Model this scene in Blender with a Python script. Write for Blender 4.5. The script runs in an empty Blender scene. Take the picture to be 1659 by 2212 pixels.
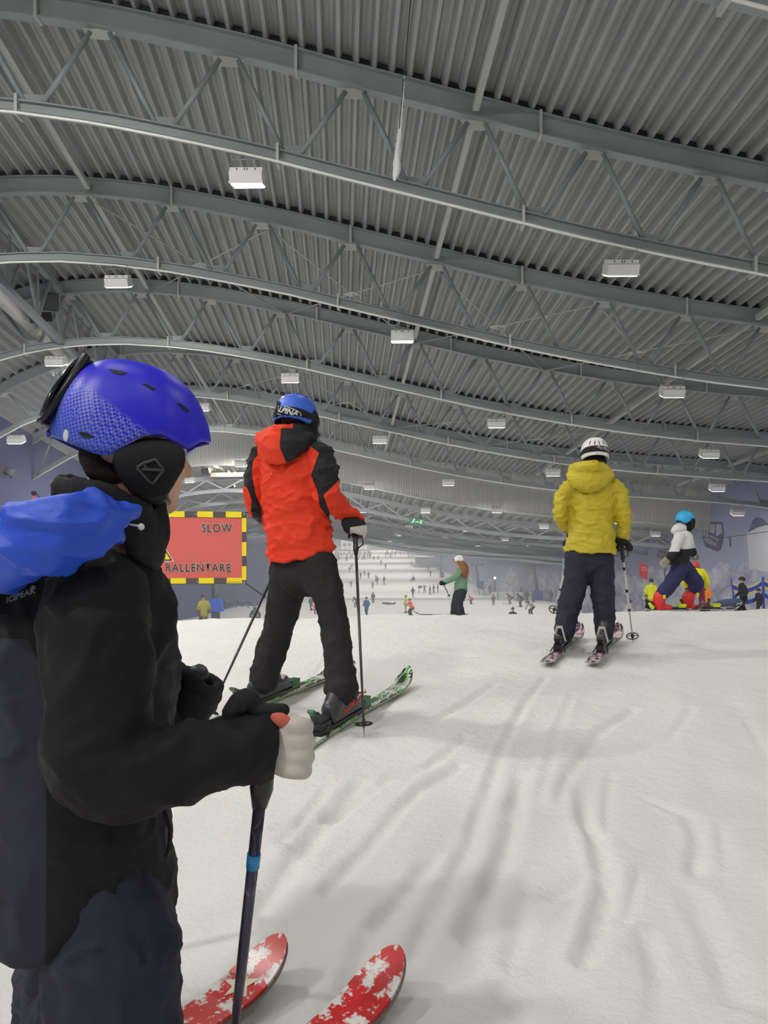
import bpy, bmesh, math, random
import numpy as np
from mathutils import Vector, Matrix, Quaternion, noise as mnoise
from mathutils.bvhtree import BVHTree

random.seed(7)
rng = np.random.default_rng(7)
scene = bpy.context.scene
COL = scene.collection

# ------------------------------------------------------------------ camera
FPX, CX, CY = 1662.0, 829.5, 1106.0
CAM = Vector((0.0, 0.0, 1.18))
cam_data = bpy.data.cameras.new('camera')
cam_data.sensor_fit = 'VERTICAL'
cam_data.sensor_height = 36.0
cam_data.lens = 36.0 * FPX / 2212.0
cam_data.clip_start = 0.05
cam_data.clip_end = 600
cam = bpy.data.objects.new('camera', cam_data)
COL.objects.link(cam)
cam.location = CAM
cam.rotation_euler = (math.pi / 2, 0, 0)
scene.camera = cam

# ------------------------------------------------------------------ world and exposure (closed hall: lamps, plus a faint ambient fill added)
world = bpy.data.worlds.new('ambient_fill')
scene.world = world
world.use_nodes = True
world.node_tree.nodes['Background'].inputs['Color'].default_value = (0.5, 0.55, 0.65, 1)
world.node_tree.nodes['Background'].inputs['Strength'].default_value = 0.02
scene.view_settings.view_transform = 'Standard'
scene.view_settings.look = 'None'
scene.view_settings.gamma = 1.0
scene.view_settings.use_curve_mapping = False
scene.view_settings.exposure = 0.0
LAMP_POWER = 95.0
LAMP_COLOR = (1.0, 0.965, 0.90)
cy = scene.cycles
cy.use_denoising = True
cy.use_adaptive_sampling = True
cy.adaptive_threshold = 0.03
cy.use_light_tree = False
cy.max_bounces = 6
cy.diffuse_bounces = 4
cy.glossy_bounces = 2
cy.transmission_bounces = 4
cy.volume_bounces = 1
cy.caustics_reflective = False
cy.caustics_refractive = False
cy.sample_clamp_indirect = 6.0

# ------------------------------------------------------------------ small helpers
def P(px, py, d):
    """a point seen at photo pixel (px, py) that stands d metres in front of the camera"""
    return Vector(((px - CX) / FPX * d, d, CAM.z - (py - CY) / FPX * d))

def srgb(r, g, b):
    def c(v):
        v /= 255.0
        return v / 12.92 if v <= 0.04045 else ((v + 0.055) / 1.055) ** 2.4
    return (c(r), c(g), c(b), 1.0)

MATS = {}
def mat(name, col, rough=0.6, metal=0.0, bump=0.0, bscale=60.0, var=0.0, vscale=8.0, emit=None, estr=0.0, spec=0.5, coat=0.0, sheen=0.0, alpha=1.0):
    if name in MATS:
        return MATS[name]
    m = bpy.data.materials.new(name)
    m.use_nodes = True
    nt = m.node_tree
    b = nt.nodes['Principled BSDF']
    c = col if len(col) == 4 else srgb(*col)
    b.inputs['Base Color'].default_value = c
    b.inputs['Roughness'].default_value = rough
    b.inputs['Metallic'].default_value = metal
    b.inputs['Specular IOR Level'].default_value = spec
    b.inputs['Coat Weight'].default_value = coat
    b.inputs['Sheen Weight'].default_value = sheen
    b.inputs['Alpha'].default_value = alpha
    if bump or var:
        tc = nt.nodes.new('ShaderNodeTexCoord')
    if var:
        n = nt.nodes.new('ShaderNodeTexNoise')
        n.inputs['Scale'].default_value = vscale
        n.inputs['Detail'].default_value = 5
        nt.links.new(tc.outputs['Object'], n.inputs['Vector'])
        mx = nt.nodes.new('ShaderNodeMix')
        mx.data_type = 'RGBA'
        mx.inputs[6].default_value = tuple(v * (1 - var) for v in c[:3]) + (1,)
        mx.inputs[7].default_value = tuple(min(1, v * (1 + var)) for v in c[:3]) + (1,)
        nt.links.new(n.outputs['Fac'], mx.inputs[0])
        nt.links.new(mx.outputs[2], b.inputs['Base Color'])
    if bump:
        n2 = nt.nodes.new('ShaderNodeTexNoise')
        n2.inputs['Scale'].default_value = bscale
        n2.inputs['Detail'].default_value = 4
        nt.links.new(tc.outputs['Object'], n2.inputs['Vector'])
        bp = nt.nodes.new('ShaderNodeBump')
        bp.inputs['Strength'].default_value = bump
        bp.inputs['Distance'].default_value = 0.01
        nt.links.new(n2.outputs['Fac'], bp.inputs['Height'])
        nt.links.new(bp.outputs['Normal'], b.inputs['Normal'])
    if emit:
        b.inputs['Emission Color'].default_value = emit if len(emit) == 4 else srgb(*emit)
        b.inputs['Emission Strength'].default_value = estr
    MATS[name] = m
    return m

def tag(o, label=None, cat=None, group=None, kind=None):
    if label: o['label'] = label
    if cat: o['category'] = cat
    if group: o['group'] = group
    if kind: o['kind'] = kind
    return o

def wloc(o):
    v = Vector(o.location)
    while o.parent:
        o = o.parent
        v += Vector(o.location)
    return v

def link(name, me, parent=None, loc=None):
    """link a mesh whose vertices are in world space; parents only ever carry a location"""
    o = bpy.data.objects.new(name, me)
    COL.objects.link(o)
    base = Vector((0, 0, 0))
    if parent is not None:
        o.parent = parent
        base = wloc(parent)
    if loc is not None:
        o.location = Vector(loc) - base
        me.transform(Matrix.Translation(-Vector(loc)))
    elif parent is not None:
        me.transform(Matrix.Translation(-base))
    return o

def empty(name, loc, label, cat, group=None):
    o = bpy.data.objects.new(name, None)
    COL.objects.link(o)
    o.location = loc
    o.empty_display_size = 0.1
    return tag(o, label, cat, group)

def from_arrays(name, v, f, mats=None, smooth=False):
    me = bpy.data.meshes.new(name)
    me.from_pydata([tuple(p) for p in v], [], [tuple(q) for q in f])
    for m in (mats or []):
        me.materials.append(m)
    if smooth:
        me.polygons.foreach_set('use_smooth', [True] * len(me.polygons))
    me.update()
    return me

class MB:
    """collects simple shapes into one mesh (world space)"""
    def __init__(self):
        self.v = []; self.f = []; self.m = []; self.s = []; self.mi = 0
    def add(self, v, f, smooth=False):
        b = len(self.v)
        self.v += [tuple(p) for p in v]
        self.f += [tuple(i + b for i in q) for q in f]
        self.m += [self.mi] * len(f)
        self.s += [smooth] * len(f)
        return self
    def box(self, c, size, rot=None):
        sx, sy, sz = (s / 2 for s in size)
        vs = [Vector((x * sx, y * sy, z * sz)) for x in (-1, 1) for y in (-1, 1) for z in (-1, 1)]
        if rot is not None:
            vs = [rot @ p for p in vs]
        vs = [p + Vector(c) for p in vs]
        return self.add(vs, [(0, 1, 3, 2), (4, 6, 7, 5), (0, 4, 5, 1), (2, 3, 7, 6), (0, 2, 6, 4), (1, 5, 7, 3)])
    def beam(self, a, b, w, h, up=(0, 0, 1)):
        a, b = Vector(a), Vector(b)
        t = (b - a).normalized()
        s = t.cross(Vector(up))
        if s.length < 1e-5: s = Vector((1, 0, 0))
        s.normalize()
        u = s.cross(t)
        vs = []
        for p in (a, b):
            for x, y in ((-1, -1), (1, -1), (1, 1), (-1, 1)):
                vs.append(p + s * (x * w / 2) + u * (y * h / 2))
        return self.add(vs, [(3, 2, 1, 0), (4, 5, 6, 7), (0, 1, 5, 4), (1, 2, 6, 5), (2, 3, 7, 6), (3, 0, 4, 7)])
    def tube(self, pts, rad, n=8, caps=True, flat=None):
        """round tube along pts; rad scalar or list; flat = list of (side scale)"""
        pts = [Vector(p) for p in pts]
        k = len(pts)
        rads = rad if hasattr(rad, '__len__') else [rad] * k
        prev = None
        vs = []
        for i, p in enumerate(pts):
            t = (pts[min(i + 1, k - 1)] - pts[max(i - 1, 0)]).normalized()
            if prev is None:
                s = t.cross(Vector((0, 0, 1)))
                if s.length < 1e-3: s = t.cross(Vector((0, 1, 0)))
                s.normalize()
            else:
                s = (prev - t * prev.dot(t)).normalized()
            prev = s
            u = t.cross(s)
            for j in range(n):
                a = 2 * math.pi * j / n
                vs.append(p + s * (math.cos(a) * rads[i]) + u * (math.sin(a) * rads[i]))
        fs = []
        for i in range(k - 1):
            for j in range(n):
                j2 = (j + 1) % n
                fs.append((i * n + j, i * n + j2, (i + 1) * n + j2, (i + 1) * n + j))
        b = len(self.v)
        self.add(vs, fs, True)
        if caps:
            self.add([], [])
            self.f += [tuple(b + j for j in reversed(range(n))), tuple(b + (k - 1) * n + j for j in range(n))]
            self.m += [self.mi] * 2; self.s += [False] * 2
        return self
    def prism(self, poly, depth_vec):
        """flat polygon (3d points, planar) thickened along depth_vec"""
        n = len(poly)
        d = Vector(depth_vec)
        vs = [Vector(p) for p in poly] + [Vector(p) + d for p in poly]
        fs = [tuple(range(n)), tuple(reversed(range(n, 2 * n)))]
        for i in range(n):
            j = (i + 1) % n
            fs.append((i, i + n, j + n, j))
        return self.add(vs, fs)
    def mesh(self, name, *mats):
        me = bpy.data.meshes.new(name)
        me.from_pydata(self.v, [], self.f)
        for m in mats: me.materials.append(m)
        me.polygons.foreach_set('material_index', self.m)
        me.polygons.foreach_set('use_smooth', self.s)
        bm = bmesh.new(); bm.from_mesh(me)
        bmesh.ops.recalc_face_normals(bm, faces=bm.faces)
        bm.to_mesh(me); bm.free()
        me.update()
        return me
    def obj(self, name, m, parent=None, loc=None):
        ms = m if isinstance(m, (list, tuple)) else [m]
        return link(name, self.mesh(name, *ms), parent, loc)

# ------------------------------------------------------------------ the hall's own frame: arch across, axis running downhill
S = 12.0
AX = Vector(((738 - CX) / FPX, 1.0, (CY - 1326) / FPX))
PSI = -0.0925
EU = Vector((math.cos(PSI), -math.sin(PSI), 0.0))
DS = 0.418
_U = np.array([-13.0, -12.0, -10.8, -9.6, -8.4, -7.2, -6.0, -4.8, -3.6, -2.4, -1.2, 0, 1.2, 2.4, 3.6, 4.8, 6, 7.2, 8.4, 9.6, 10.8, 12, 13.2, 14.4, 15.6, 16.8, 18, 19.5, 33])
_W = np.array([6.55, 7.25, 7.96, 8.48, 8.83, 9.01, 9.07, 9.02, 8.90, 8.71, 8.50, 8.24, 7.99, 7.74, 7.49, 7.27, 7.07, 6.89, 6.73, 6.61, 6.50, 6.42, 6.34, 6.26, 6.19, 6.10, 5.98, 5.80, 4.9])
def prof(u):
    return float(np.interp(u, _U, _W))
_SS = np.array([-40, 45, 78, 110, 210, 340.0])
_SZ = np.array([40 * 0.1324, -5.96, -8.65, -9.6, -12.95, -17.4])
def hall(s, u, w):
    """s metres along the axis, u across, w above the axis line"""
    return CAM + Vector((AX.x * s, s, float(np.interp(s, _SS, _SZ)))) + EU * u + Vector((0, 0, w))
def truss_s(k):
    return S * (1 + k * DS)
S_STEP = truss_s(5) + 1.6
DEPTH = 1.36
UL, UR = -12.4, 19.4
UR_FAR = 31.0     # the hall widens to the right further down
S_WIDE = 66.0

# ------------------------------------------------------------------ ground height
def g_base(x, y):
    x = np.asarray(x, float); y = np.asarray(y, float)
    plat = 0.012 * np.clip(x, -3, 9) * np.clip((y - 5) / 4, 0, 1)
    sl = 1.18 - 0.1375 * y + 0.018 * np.clip(x, -4, 9) - 0.6 * np.clip(np.sin(np.pi * np.clip((y - 22) / 40, 0, 1)), 0, 1)
    fl = np.interp(y, [62, 146, 160, 345], [-7.47, -14.75, -15.0, -15.0])
    z = np.where(y > 62, fl, np.minimum(plat + 0.02, sl))
    # soften the crest
    k = 0.06
    m = np.clip(0.5 + 0.5 * (sl - plat) / k, 0, 1)
    near = sl * (1 - m) + plat * m - k * m * (1 - m)
    z = np.where(y < 20, near, z)
    return z
def G(x, y):
    return float(g_base(x, y))
def far_depth(py, px=CX):
    """distance at which the far piste shows at photo row py"""
    lo, hi = 58.0, 335.0
    for _ in range(40):
        m = (lo + hi) / 2
        y = CY + (CAM.z - G((px - CX) / FPX * m, m)) / m * FPX
        if y > py: lo = m
        else: hi = m
    return lo
def on_ground(px, py):
    """the near platform seen at a pixel"""
    d = 1.18 * FPX / (py - CY)
    return Vector(((px - CX) / FPX * d, d, 0.0))

# ------------------------------------------------------------------ materials of the hall
def snow_material():
    m = bpy.data.materials.new('snow')
    m.use_nodes = True
    nt = m.node_tree; b = nt.nodes['Principled BSDF']
    b.inputs['Roughness'].default_value = 0.75
    b.inputs['Specular IOR Level'].default_value = 0.15
    tc = nt.nodes.new('ShaderNodeTexCoord')
    n1 = nt.nodes.new('ShaderNodeTexNoise'); n1.inputs['Scale'].default_value = 1.6; n1.inputs['Detail'].default_value = 6
    mx = nt.nodes.new('ShaderNodeMix'); mx.data_type = 'RGBA'
    mx.inputs[6].default_value = (0.80, 0.80, 0.785, 1); mx.inputs[7].default_value = (0.88, 0.88, 0.865, 1)
    nt.links.new(tc.outputs['Object'], n1.inputs['Vector']); nt.links.new(n1.outputs['Fac'], mx.inputs[0])
    nt.links.new(mx.outputs[2], b.inputs['Base Color'])
    n2 = nt.nodes.new('ShaderNodeTexNoise'); n2.inputs['Scale'].default_value = 26; n2.inputs['Detail'].default_value = 8; n2.inputs['Roughness'].default_value = 0.65
    bp = nt.nodes.new('ShaderNodeBump'); bp.inputs['Strength'].default_value = 0.6; bp.inputs['Distance'].default_value = 0.03
    nt.links.new(tc.outputs['Object'], n2.inputs['Vector']); nt.links.new(n2.outputs['Fac'], bp.inputs['Height'])
    nt.links.new(bp.outputs['Normal'], b.inputs['Normal'])
    return m
SNOW = snow_material()
DECK = mat('galvanised_deck', (0.30, 0.315, 0.315, 1), rough=0.5, metal=0.0, var=0.10, vscale=1.3, spec=0.4)
STEEL = mat('painted_steel', (0.24, 0.27, 0.28, 1), rough=0.45, var=0.10, vscale=3, spec=0.4)
STEEL_PALE = mat('zinc_steel', (0.40, 0.41, 0.39, 1), rough=0.5, var=0.08, vscale=4)
CLAD = mat('grey_cladding', (0.42, 0.42, 0.40, 1), rough=0.6, var=0.05, vscale=0.6)
WHITE_PIPE = mat('white_conduit', (0.75, 0.76, 0.72, 1), rough=0.35)
LAMP_WHITE = mat('lamp_housing', (0.62, 0.62, 0.62, 1), rough=0.4)
LAMP_DARK = mat('lamp_slots', (0.05, 0.05, 0.055, 1), rough=0.6)
LENS = mat('lamp_lens', (0.9, 0.9, 0.9, 1), rough=0.2, emit=(1, 0.97, 0.92, 1), estr=7.0)
LENS.cycles.emission_sampling = 'NONE'
WIRE = mat('black_wire', (0.03, 0.03, 0.035, 1), rough=0.6)
BLACK = mat('black_plastic', (0.014, 0.014, 0.016, 1), rough=0.4)

# ------------------------------------------------------------------ floor: one snow surface with ruts
def vnoise(x, y, seed):
    r = np.random.default_rng(seed).random((257, 257))
    xi = np.floor(x).astype(int); yi = np.floor(y).astype(int)
    fx = x - xi; fy = y - yi
    fx = fx * fx * (3 - 2 * fx); fy = fy * fy * (3 - 2 * fy)
    a = r[xi % 256, yi % 256]; b = r[(xi + 1) % 256, yi % 256]; c = r[xi % 256, (yi + 1) % 256]; d = r[(xi + 1) % 256, (yi + 1) % 256]
    return (a * (1 - fx) + b * fx) * (1 - fy) + (c * (1 - fx) + d * fx) * fy - 0.5

RUTS = [  # ski tracks read off the photograph's snow (crop coordinates), width m, depth m
    ([(905, 200), (840, 280), (760, 430), (700, 590), (640, 760), (560, 940), (450, 1150)], .05, .028),
    ([(835, 520), (800, 650), (770, 790), (700, 960), (655, 1070)], .07, .045),
    ([(730, 225), (640, 280), (530, 340)], .06, .03),
    ([(620, 480), (500, 540), (420, 610), (330, 730), (230, 840), (170, 930)], .05, .034),
    ([(530, 790), (450, 900), (350, 1030)], .05, .03),
    ([(1210, 300), (1090, 390), (1000, 500), (930, 640)], .06, .026),
    ([(1030, 560), (1050, 680), (1090, 760), (1120, 900), (1070, 1080), (1040, 1140)], .06, .038),
    ([(280, 540), (150, 680), (60, 820), (-40, 980)], .08, .035),
    ([(1250, 590), (1400, 650), (1425, 720), (1410, 830)], .05, .024),
    ([(1225, 850), (1170, 1000)], .04, .022), ([(1050, 850), (930, 930)], .05, .026),
    ([(1505, 690), (1520, 800)], .04, .02), ([(760, 1250), (870, 1366)], .04, .022),
    ([(640, 390), (500, 490), (370, 520), (200, 640), (0, 700)], .05, .026),
    ([(1400, 300), (1330, 400), (1140, 460)], .05, .02), ([(1000, 250), (940, 400), (880, 640)], .05, .018),
    ([(1590, 330), (1650, 450)], .05, .02), ([(830, 980), (810, 1060), (790, 1140)], .05, .02),
    ([(60, 130), (300, 100), (600, 60), (760, 30)], .06, .022), ([(120, 190), (200, 90), (460, 40)], .05, .02),
    ([(500, 100), (700, 130), (860, 100), (1000, 70)], .08, .03), ([(1230, 160), (1280, 110)], .05, .02),
    ([(350, 1000), (300, 1100), (250, 1240)], .06, .02), ([(1400, 900), (1480, 1050), (1560, 1260)], .07, .022),
    ([(1250, 1050), (1300, 1200), (1290, 1340)], .06, .02), ([(1130, 520), (1110, 640), (1115, 700)], .04, .02),
    ([(160, 560), (20, 760)], .04, .02), ([(440, 200), (330, 330), (240, 430)], .04, .018)]

def build_floor():
    xs = np.concatenate([np.arange(-26, -5, 0.9), np.arange(-5, -2.2, 0.06), np.arange(-2.2, 4.4, 0.021), np.arange(4.4, 7.5, 0.05), np.arange(7.5, 24.5, 0.9)])
    ys = np.concatenate([np.arange(-14, 0.6, 0.5), np.arange(0.6, 1.6, 0.1), np.arange(1.6, 5.6, 0.019), np.arange(5.6, 10.2, 0.036), np.arange(10.2, 24, 0.16), np.arange(24, 336, 2.0)])
    X, Y = np.meshgrid(xs, ys)
    Z = g_base(X, Y)
    fade = np.clip((14 - Y) / 6, 0, 1) * np.clip((Y + 4) / 4, 0.2, 1)
    Z += fade * (0.05 * vnoise(X * 0.9 + 9, Y * 0.9, 1) + 0.022 * vnoise(X * 2.7, Y * 2.2, 2) + 0.012 * vnoise(X * 7, Y * 5, 3) + 0.007 * vnoise(X * 17, Y * 15, 4))
    Z += np.clip((Y - 8) / 2, 0, 1) * np.clip((13 - Y) / 3, 0, 1) * (0.07 * vnoise(X * 1.7, Y * 1.3, 6) + 0.03 * vnoise(X * 6, Y * 6, 7))
    # long glide streaks along the run
    D = (X - 0.36 * Y)
    Z += fade * 0.010 * vnoise(D * 9, Y * 0.8, 5)
    near = Y < 11
    lump = vnoise(X * 22, Y * 20, 8) + 0.6 * vnoise(X * 45, Y * 40, 9)
    for pts, w, dep in RUTS:
        w *= 0.55; dep *= 0.42
        q = [on_ground(600 + a / 1.5666, 1340 + b / 1.5666) for a, b in pts]
        best = np.full(X.shape, 9.0); side = np.zeros(X.shape); tt = np.zeros(X.shape)
        for a, b in zip(q[:-1], q[1:]):
            dx, dy = b.x - a.x, b.y - a.y
            L2 = dx * dx + dy * dy
            t = np.clip(((X - a.x) * dx + (Y - a.y) * dy) / L2, 0, 1)
            ddx = X - (a.x + t * dx); ddy = Y - (a.y + t * dy)
            dd = np.hypot(ddx, ddy)
            m = dd < best
            best = np.where(m, dd, best)
            side = np.where(m, np.sign(dx * ddy - dy * ddx), side)
        e = best / w
        Z -= near * 1.5 * dep * np.exp(-e * e) * (1 + 0.8 * lump)
        Z += near * dep * 0.8 * np.exp(-((best - 1.6 * w) / (0.6 * w)) ** 2) * (0.4 + 0.6 * (side < 0)) * np.clip(0.7 + 1.6 * lump, 0, 1.3)
    ny, nx = X.shape
    V = np.stack([X, Y, Z], -1).reshape(-1, 3)
    idx = np.arange(ny * nx).reshape(ny, nx)
    F = np.stack([idx[:-1, :-1], idx[:-1, 1:], idx[1:, 1:], idx[1:, :-1]], -1).reshape(-1, 4)
    me = bpy.data.meshes.new('floor')
    me.vertices.add(len(V)); me.vertices.foreach_set('co', V.ravel())
    me.loops.add(F.size); me.loops.foreach_set('vertex_index', F.ravel())
    me.polygons.add(len(F)); me.polygons.foreach_set('loop_start', np.arange(0, F.size, 4)); me.polygons.foreach_set('loop_total', np.full(len(F), 4))
    me.polygons.foreach_set('use_smooth', np.ones(len(F), bool))
    me.materials.append(SNOW)
    me.update(); me.validate()
    o = link('floor', me)
    tag(o, 'rutted white snow piste running down the indoor hall', kind='structure')
    return o, V, F
FLOOR, _fv, _ff = build_floor()

# ------------------------------------------------------------------ ceiling: trapezoidal steel deck, one sheet per bay
def deck_points(pitch, h, off, ur=UR):
    out = []
    u = UL
    while u < ur:
        a = pitch
        for du, dz in ((0, 0), (0.20 * a, 0), (0.36 * a, h), (0.55 * a, h), (0.58 * a, h - 0.08 * h), (0.62 * a, h - 0.08 * h), (0.65 * a, h), (0.84 * a, h)):
            out.append((u + du, prof(u + du) + off + dz))
        u += a
    out.append((u, prof(u) + off))
    return out
ceiling = empty('ceiling', hall(0, 0, 9), 'arched ceiling of ribbed grey steel decking over the piste', None)
tag(ceiling, kind='structure')
DP = deck_points(0.28, 0.14, 0.37)
def sheet(s0, s1, pts, name='deck_sheet'):
    v = [hall(s0, u, w) for u, w in pts] + [hall(s1, u, w) for u, w in pts]
    n = len(pts)
    f = [(i, i + 1, n + i + 1, n + i) for i in range(n - 1)]
    return link(name, from_arrays(name, v, f, [DECK]), ceiling)
for k in range(-4, 5):
    sheet(truss_s(k), truss_s(k + 1), DP)
sheet(truss_s(5), S_STEP, DP)
DPF = deck_points(0.56, 0.16, -1.50)
DPW = deck_points(0.56, 0.16, -1.50, UR_FAR)
cuts = [S_STEP, 45.0, 56, S_WIDE, 78, 94, 110, 130, 150, 170, 190, 210, 240, 270, 300, 332]
for a, b in zip(cuts[:-1], cuts[1:]):
    sheet(a, b, DPF if b <= S_WIDE else DPW)

# ------------------------------------------------------------------ arched trusses
def sweep_arc(s, u0, u1, off, section, n=64):
    """sweep a closed (along-axis, up) section along the arch"""
    m = len(section)
    v = []; f = []
    for i in range(n + 1):
        u = u0 + (u1 - u0) * i / n
        w = prof(u) + off
        for (a, z) in section:
            p = hall(s, u, w); v.append(Vector((p.x + AX.x * a, p.y + a, p.z + z)))
    for i in range(n):
        for j in range(m):
            j2 = (j + 1) % m
            f.append((i * m + j, i * m + j2, (i + 1) * m + j2, (i + 1) * m + j))
    f.append(tuple(range(m))); f.append(tuple(reversed([n * m + j for j in range(m)])))
    return v, f
def isec(b, h, t):
    b /= 2
    return [(-b, 0), (b, 0), (b, t), (t / 2, t), (t / 2, h - t), (b, h - t), (b, h), (-b, h), (-b, h - t), (-t / 2, h - t), (-t / 2, t), (-b, t)]
TRUSS_LABELS = {-1: 'arched roof truss nearest of all, cutting the top right corner', 0: 'arched roof truss carrying the iced cable, lowest lit lamp hangs from it',
                1: 'arched roof truss second deep in the hall with braced bay behind', 2: 'arched roof truss third deep in the hall above the helmets',
                3: 'arched roof truss fourth deep in the hall, crossing behind yellow skier', 4: 'arched roof truss right before the upright ribbed wall'}
RIB_SHADE = mat('rib_gap_shade', (0.03, 0.032, 0.034, 1), rough=0.9)  # near-black colour stands in for shade inside the deck's open rib ends
def near_truss(k):
    s = truss_s(k) + (0.28 if k == -1 else 0)
    t = empty('roof_truss', hall(s, 0, prof(0) - DEPTH), TRUSS_LABELS[k], 'truss', 'arched steel roof trusses')
    v, f = sweep_arc(s, UL, UR, 0.0, isec(0.20, 0.36, 0.022)); link('top_chord', from_arrays('top_chord', v, f, [STEEL]), t)
    v, f = sweep_arc(s, UL, UR, -DEPTH - 0.08, isec(0.18, 0.17, 0.02)); link('bottom_chord', from_arrays('bottom_chord', v, f, [STEEL]), t)
    v, f = sweep_arc(s, UL, UR, 0.365, [(-.012, 0), (.012, 0), (.012, .135), (-.012, .135)]); link('rib_shade_strip', from_arrays('rib_shade_strip', v, f, [RIB_SHADE]), t)  # added dark strip: painted shade in the rib gaps over the chord
    m = MB(); m.tube([hall(s, u, prof(u) - DEPTH - 0.125) + Vector((0, -0.11, 0)) for u in np.linspace(UL, UR, 60)], 0.022, 6); m.obj('conduit', WHITE_PIPE, t)
    j0 = int(math.ceil((UL - 0.2) / 1.93)); j1 = int(math.floor((UR - 0.2) / 1.93))
    ap = Vector((AX.x, 1, 0)).normalized()
    for j in range(j0, j1 + 1):
        ut = 0.2 + 1.93 * j
        top = hall(s, ut, prof(ut))
        m = MB(); m.prism([top + EU * a + Vector((0, 0, b)) - ap * 0.012 for a, b in ((-0.26, 0.0), (0.26, 0.0), (0.17, -0.15), (-0.17, -0.15))], ap * 0.024); m.obj('gusset_plate', STEEL_PALE, t)
        for sg in (-1, 1):
            ub = ut + sg * 0.965
            if not (UL < ub < UR): continue
            bot = hall(s, ub, prof(ub) - DEPTH + 0.10)
            m = MB(); m.tube([top + EU * (0.14 * sg) + Vector((0, 0, -0.05)), bot - EU * (0.13 * sg)], 0.044, 8); m.obj('diagonal', STEEL, t)
        ub = ut + 0.965
        if ub < UR:
            bp_ = hall(s, ub, prof(ub) - DEPTH + 0.07)
            m = MB(); m.prism([bp_ + EU * a + Vector((0, 0, b)) - ap * 0.015 for a, b in ((-0.22, 0.0), (0.22, 0.0), (0.15, 0.15), (-0.15, 0.15))], ap * 0.03); m.obj('gusset_plate', STEEL, t)
    for j in range(-2, 4):     # bolted joints in the chords
        for off, hh, uu in ((0.18, 0.40, -0.70), (-DEPTH + 0.0, 0.32, -0.98)):
            u = uu + 3.86 * j + (0.9 if k % 2 else 0)
            if UL < u < UR:
                m = MB(); m.box(hall(s, u, prof(u) + off), (0.045, 0.24, hh)); m.obj('splice_plate', STEEL_PALE, t)
    return t
for k in range(-1, 5):
    near_truss(k)

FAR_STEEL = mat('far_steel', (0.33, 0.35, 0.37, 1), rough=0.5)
FAR_K = list(range(6, 24)) + [26, 30, 34, 38, 42, 46, 50, 54, 58, 62]
FAR_ORD = 'first second third fourth fifth sixth seventh eighth ninth tenth eleventh twelfth thirteenth fourteenth fifteenth sixteenth seventeenth eighteenth nineteenth twentieth twenty-first twenty-second twenty-third twenty-fourth twenty-fifth twenty-sixth twenty-seventh last'.split()
def far_truss(k):
    s = truss_s(k)
    n = FAR_K.index(k)
    lab = '%s shallow roof truss counted beyond the upright ribbed wall' % FAR_ORD[n]
    t = empty('far_roof_truss', hall(s, 0, prof(0) - 2.2), lab, 'truss', 'hazy roof trusses of the far hall')
    ur = UR if s < S_WIDE else UR_FAR
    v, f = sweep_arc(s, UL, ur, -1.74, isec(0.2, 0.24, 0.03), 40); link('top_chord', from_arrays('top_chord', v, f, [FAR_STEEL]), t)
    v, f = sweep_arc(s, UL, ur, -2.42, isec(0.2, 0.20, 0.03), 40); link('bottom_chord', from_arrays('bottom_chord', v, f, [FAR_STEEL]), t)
    m = MB()
    u = UL + 0.3
    i = 0
    while u < ur - 1.2:
        a, b = (-1.74, -2.24) if i % 2 else (-2.24, -1.74)
        m.beam(hall(s, u, prof(u) + a), hall(s, u + 0.96, prof(u + 0.96) + b), 0.07, 0.07)
        u += 0.96; i += 1
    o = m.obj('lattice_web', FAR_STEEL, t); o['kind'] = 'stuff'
    return t
for k in FAR_K:
    far_truss(k)

# struts along the hall and rod bracing between trusses
STRUT_NAMES = {-5.4: 'left of the blue helmet', 2.1: 'above the middle of the piste', 9.6: 'above the yellow skier', 16.8: 'near the right wall'}
for u, where in STRUT_NAMES.items():
    st = empty('roof_strut', hall(truss_s(0), u, prof(u) + 0.2), 'long straight roof strut tying the arches together ' + where, 'strut', 'struts along the roof')
    for k in range(-2, 5):
        m = MB(); m.beam(hall(truss_s(k) + 0.12, u, prof(u) + 0.12), hall(truss_s(k + 1) - 0.12, u, prof(u) + 0.12), 0.10, 0.12); m.obj('strut_bar', STEEL_PALE, st)
for bay, bl in ((1, 'in the bay behind the second arch'), (3, 'in the bay behind the fourth arch')):
    for ua, ub, wh in ((-5.4, -1.6, 'furthest left'), (-1.6, 2.1, 'just left of the middle'), (2.1, 5.9, 'just right of the middle'), (5.9, 9.6, 'furthest right')):
        c = (hall(truss_s(bay), ua, prof(ua) - 0.1) + hall(truss_s(bay + 1), ub, prof(ub) - 0.1)) / 2
        x = empty('cross_brace', c, 'thin crossed steel rods %s, %s' % (bl, wh), 'brace', 'rod bracing between arches')
        m = MB(); m.tube([hall(truss_s(bay) + 0.1, ua, prof(ua) - 0.06), hall(truss_s(bay + 1) - 0.1, ub, prof(ub) - 0.06)], 0.018, 6); m.obj('rod', STEEL_PALE, x)
        m = MB(); m.tube([hall(truss_s(bay) + 0.1, ub, prof(ub) - 0.06), hall(truss_s(bay + 1) - 0.1, ua, prof(ua) - 0.06)], 0.018, 6); m.obj('rod', STEEL_PALE, x)
        m = MB(); m.box(c + Vector((0, 0, 0.04)), (0.34, 0.34, 0.02), Matrix.Rotation(0.785, 3, 'Z')); m.obj('centre_plate', STEEL_PALE, x)

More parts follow.
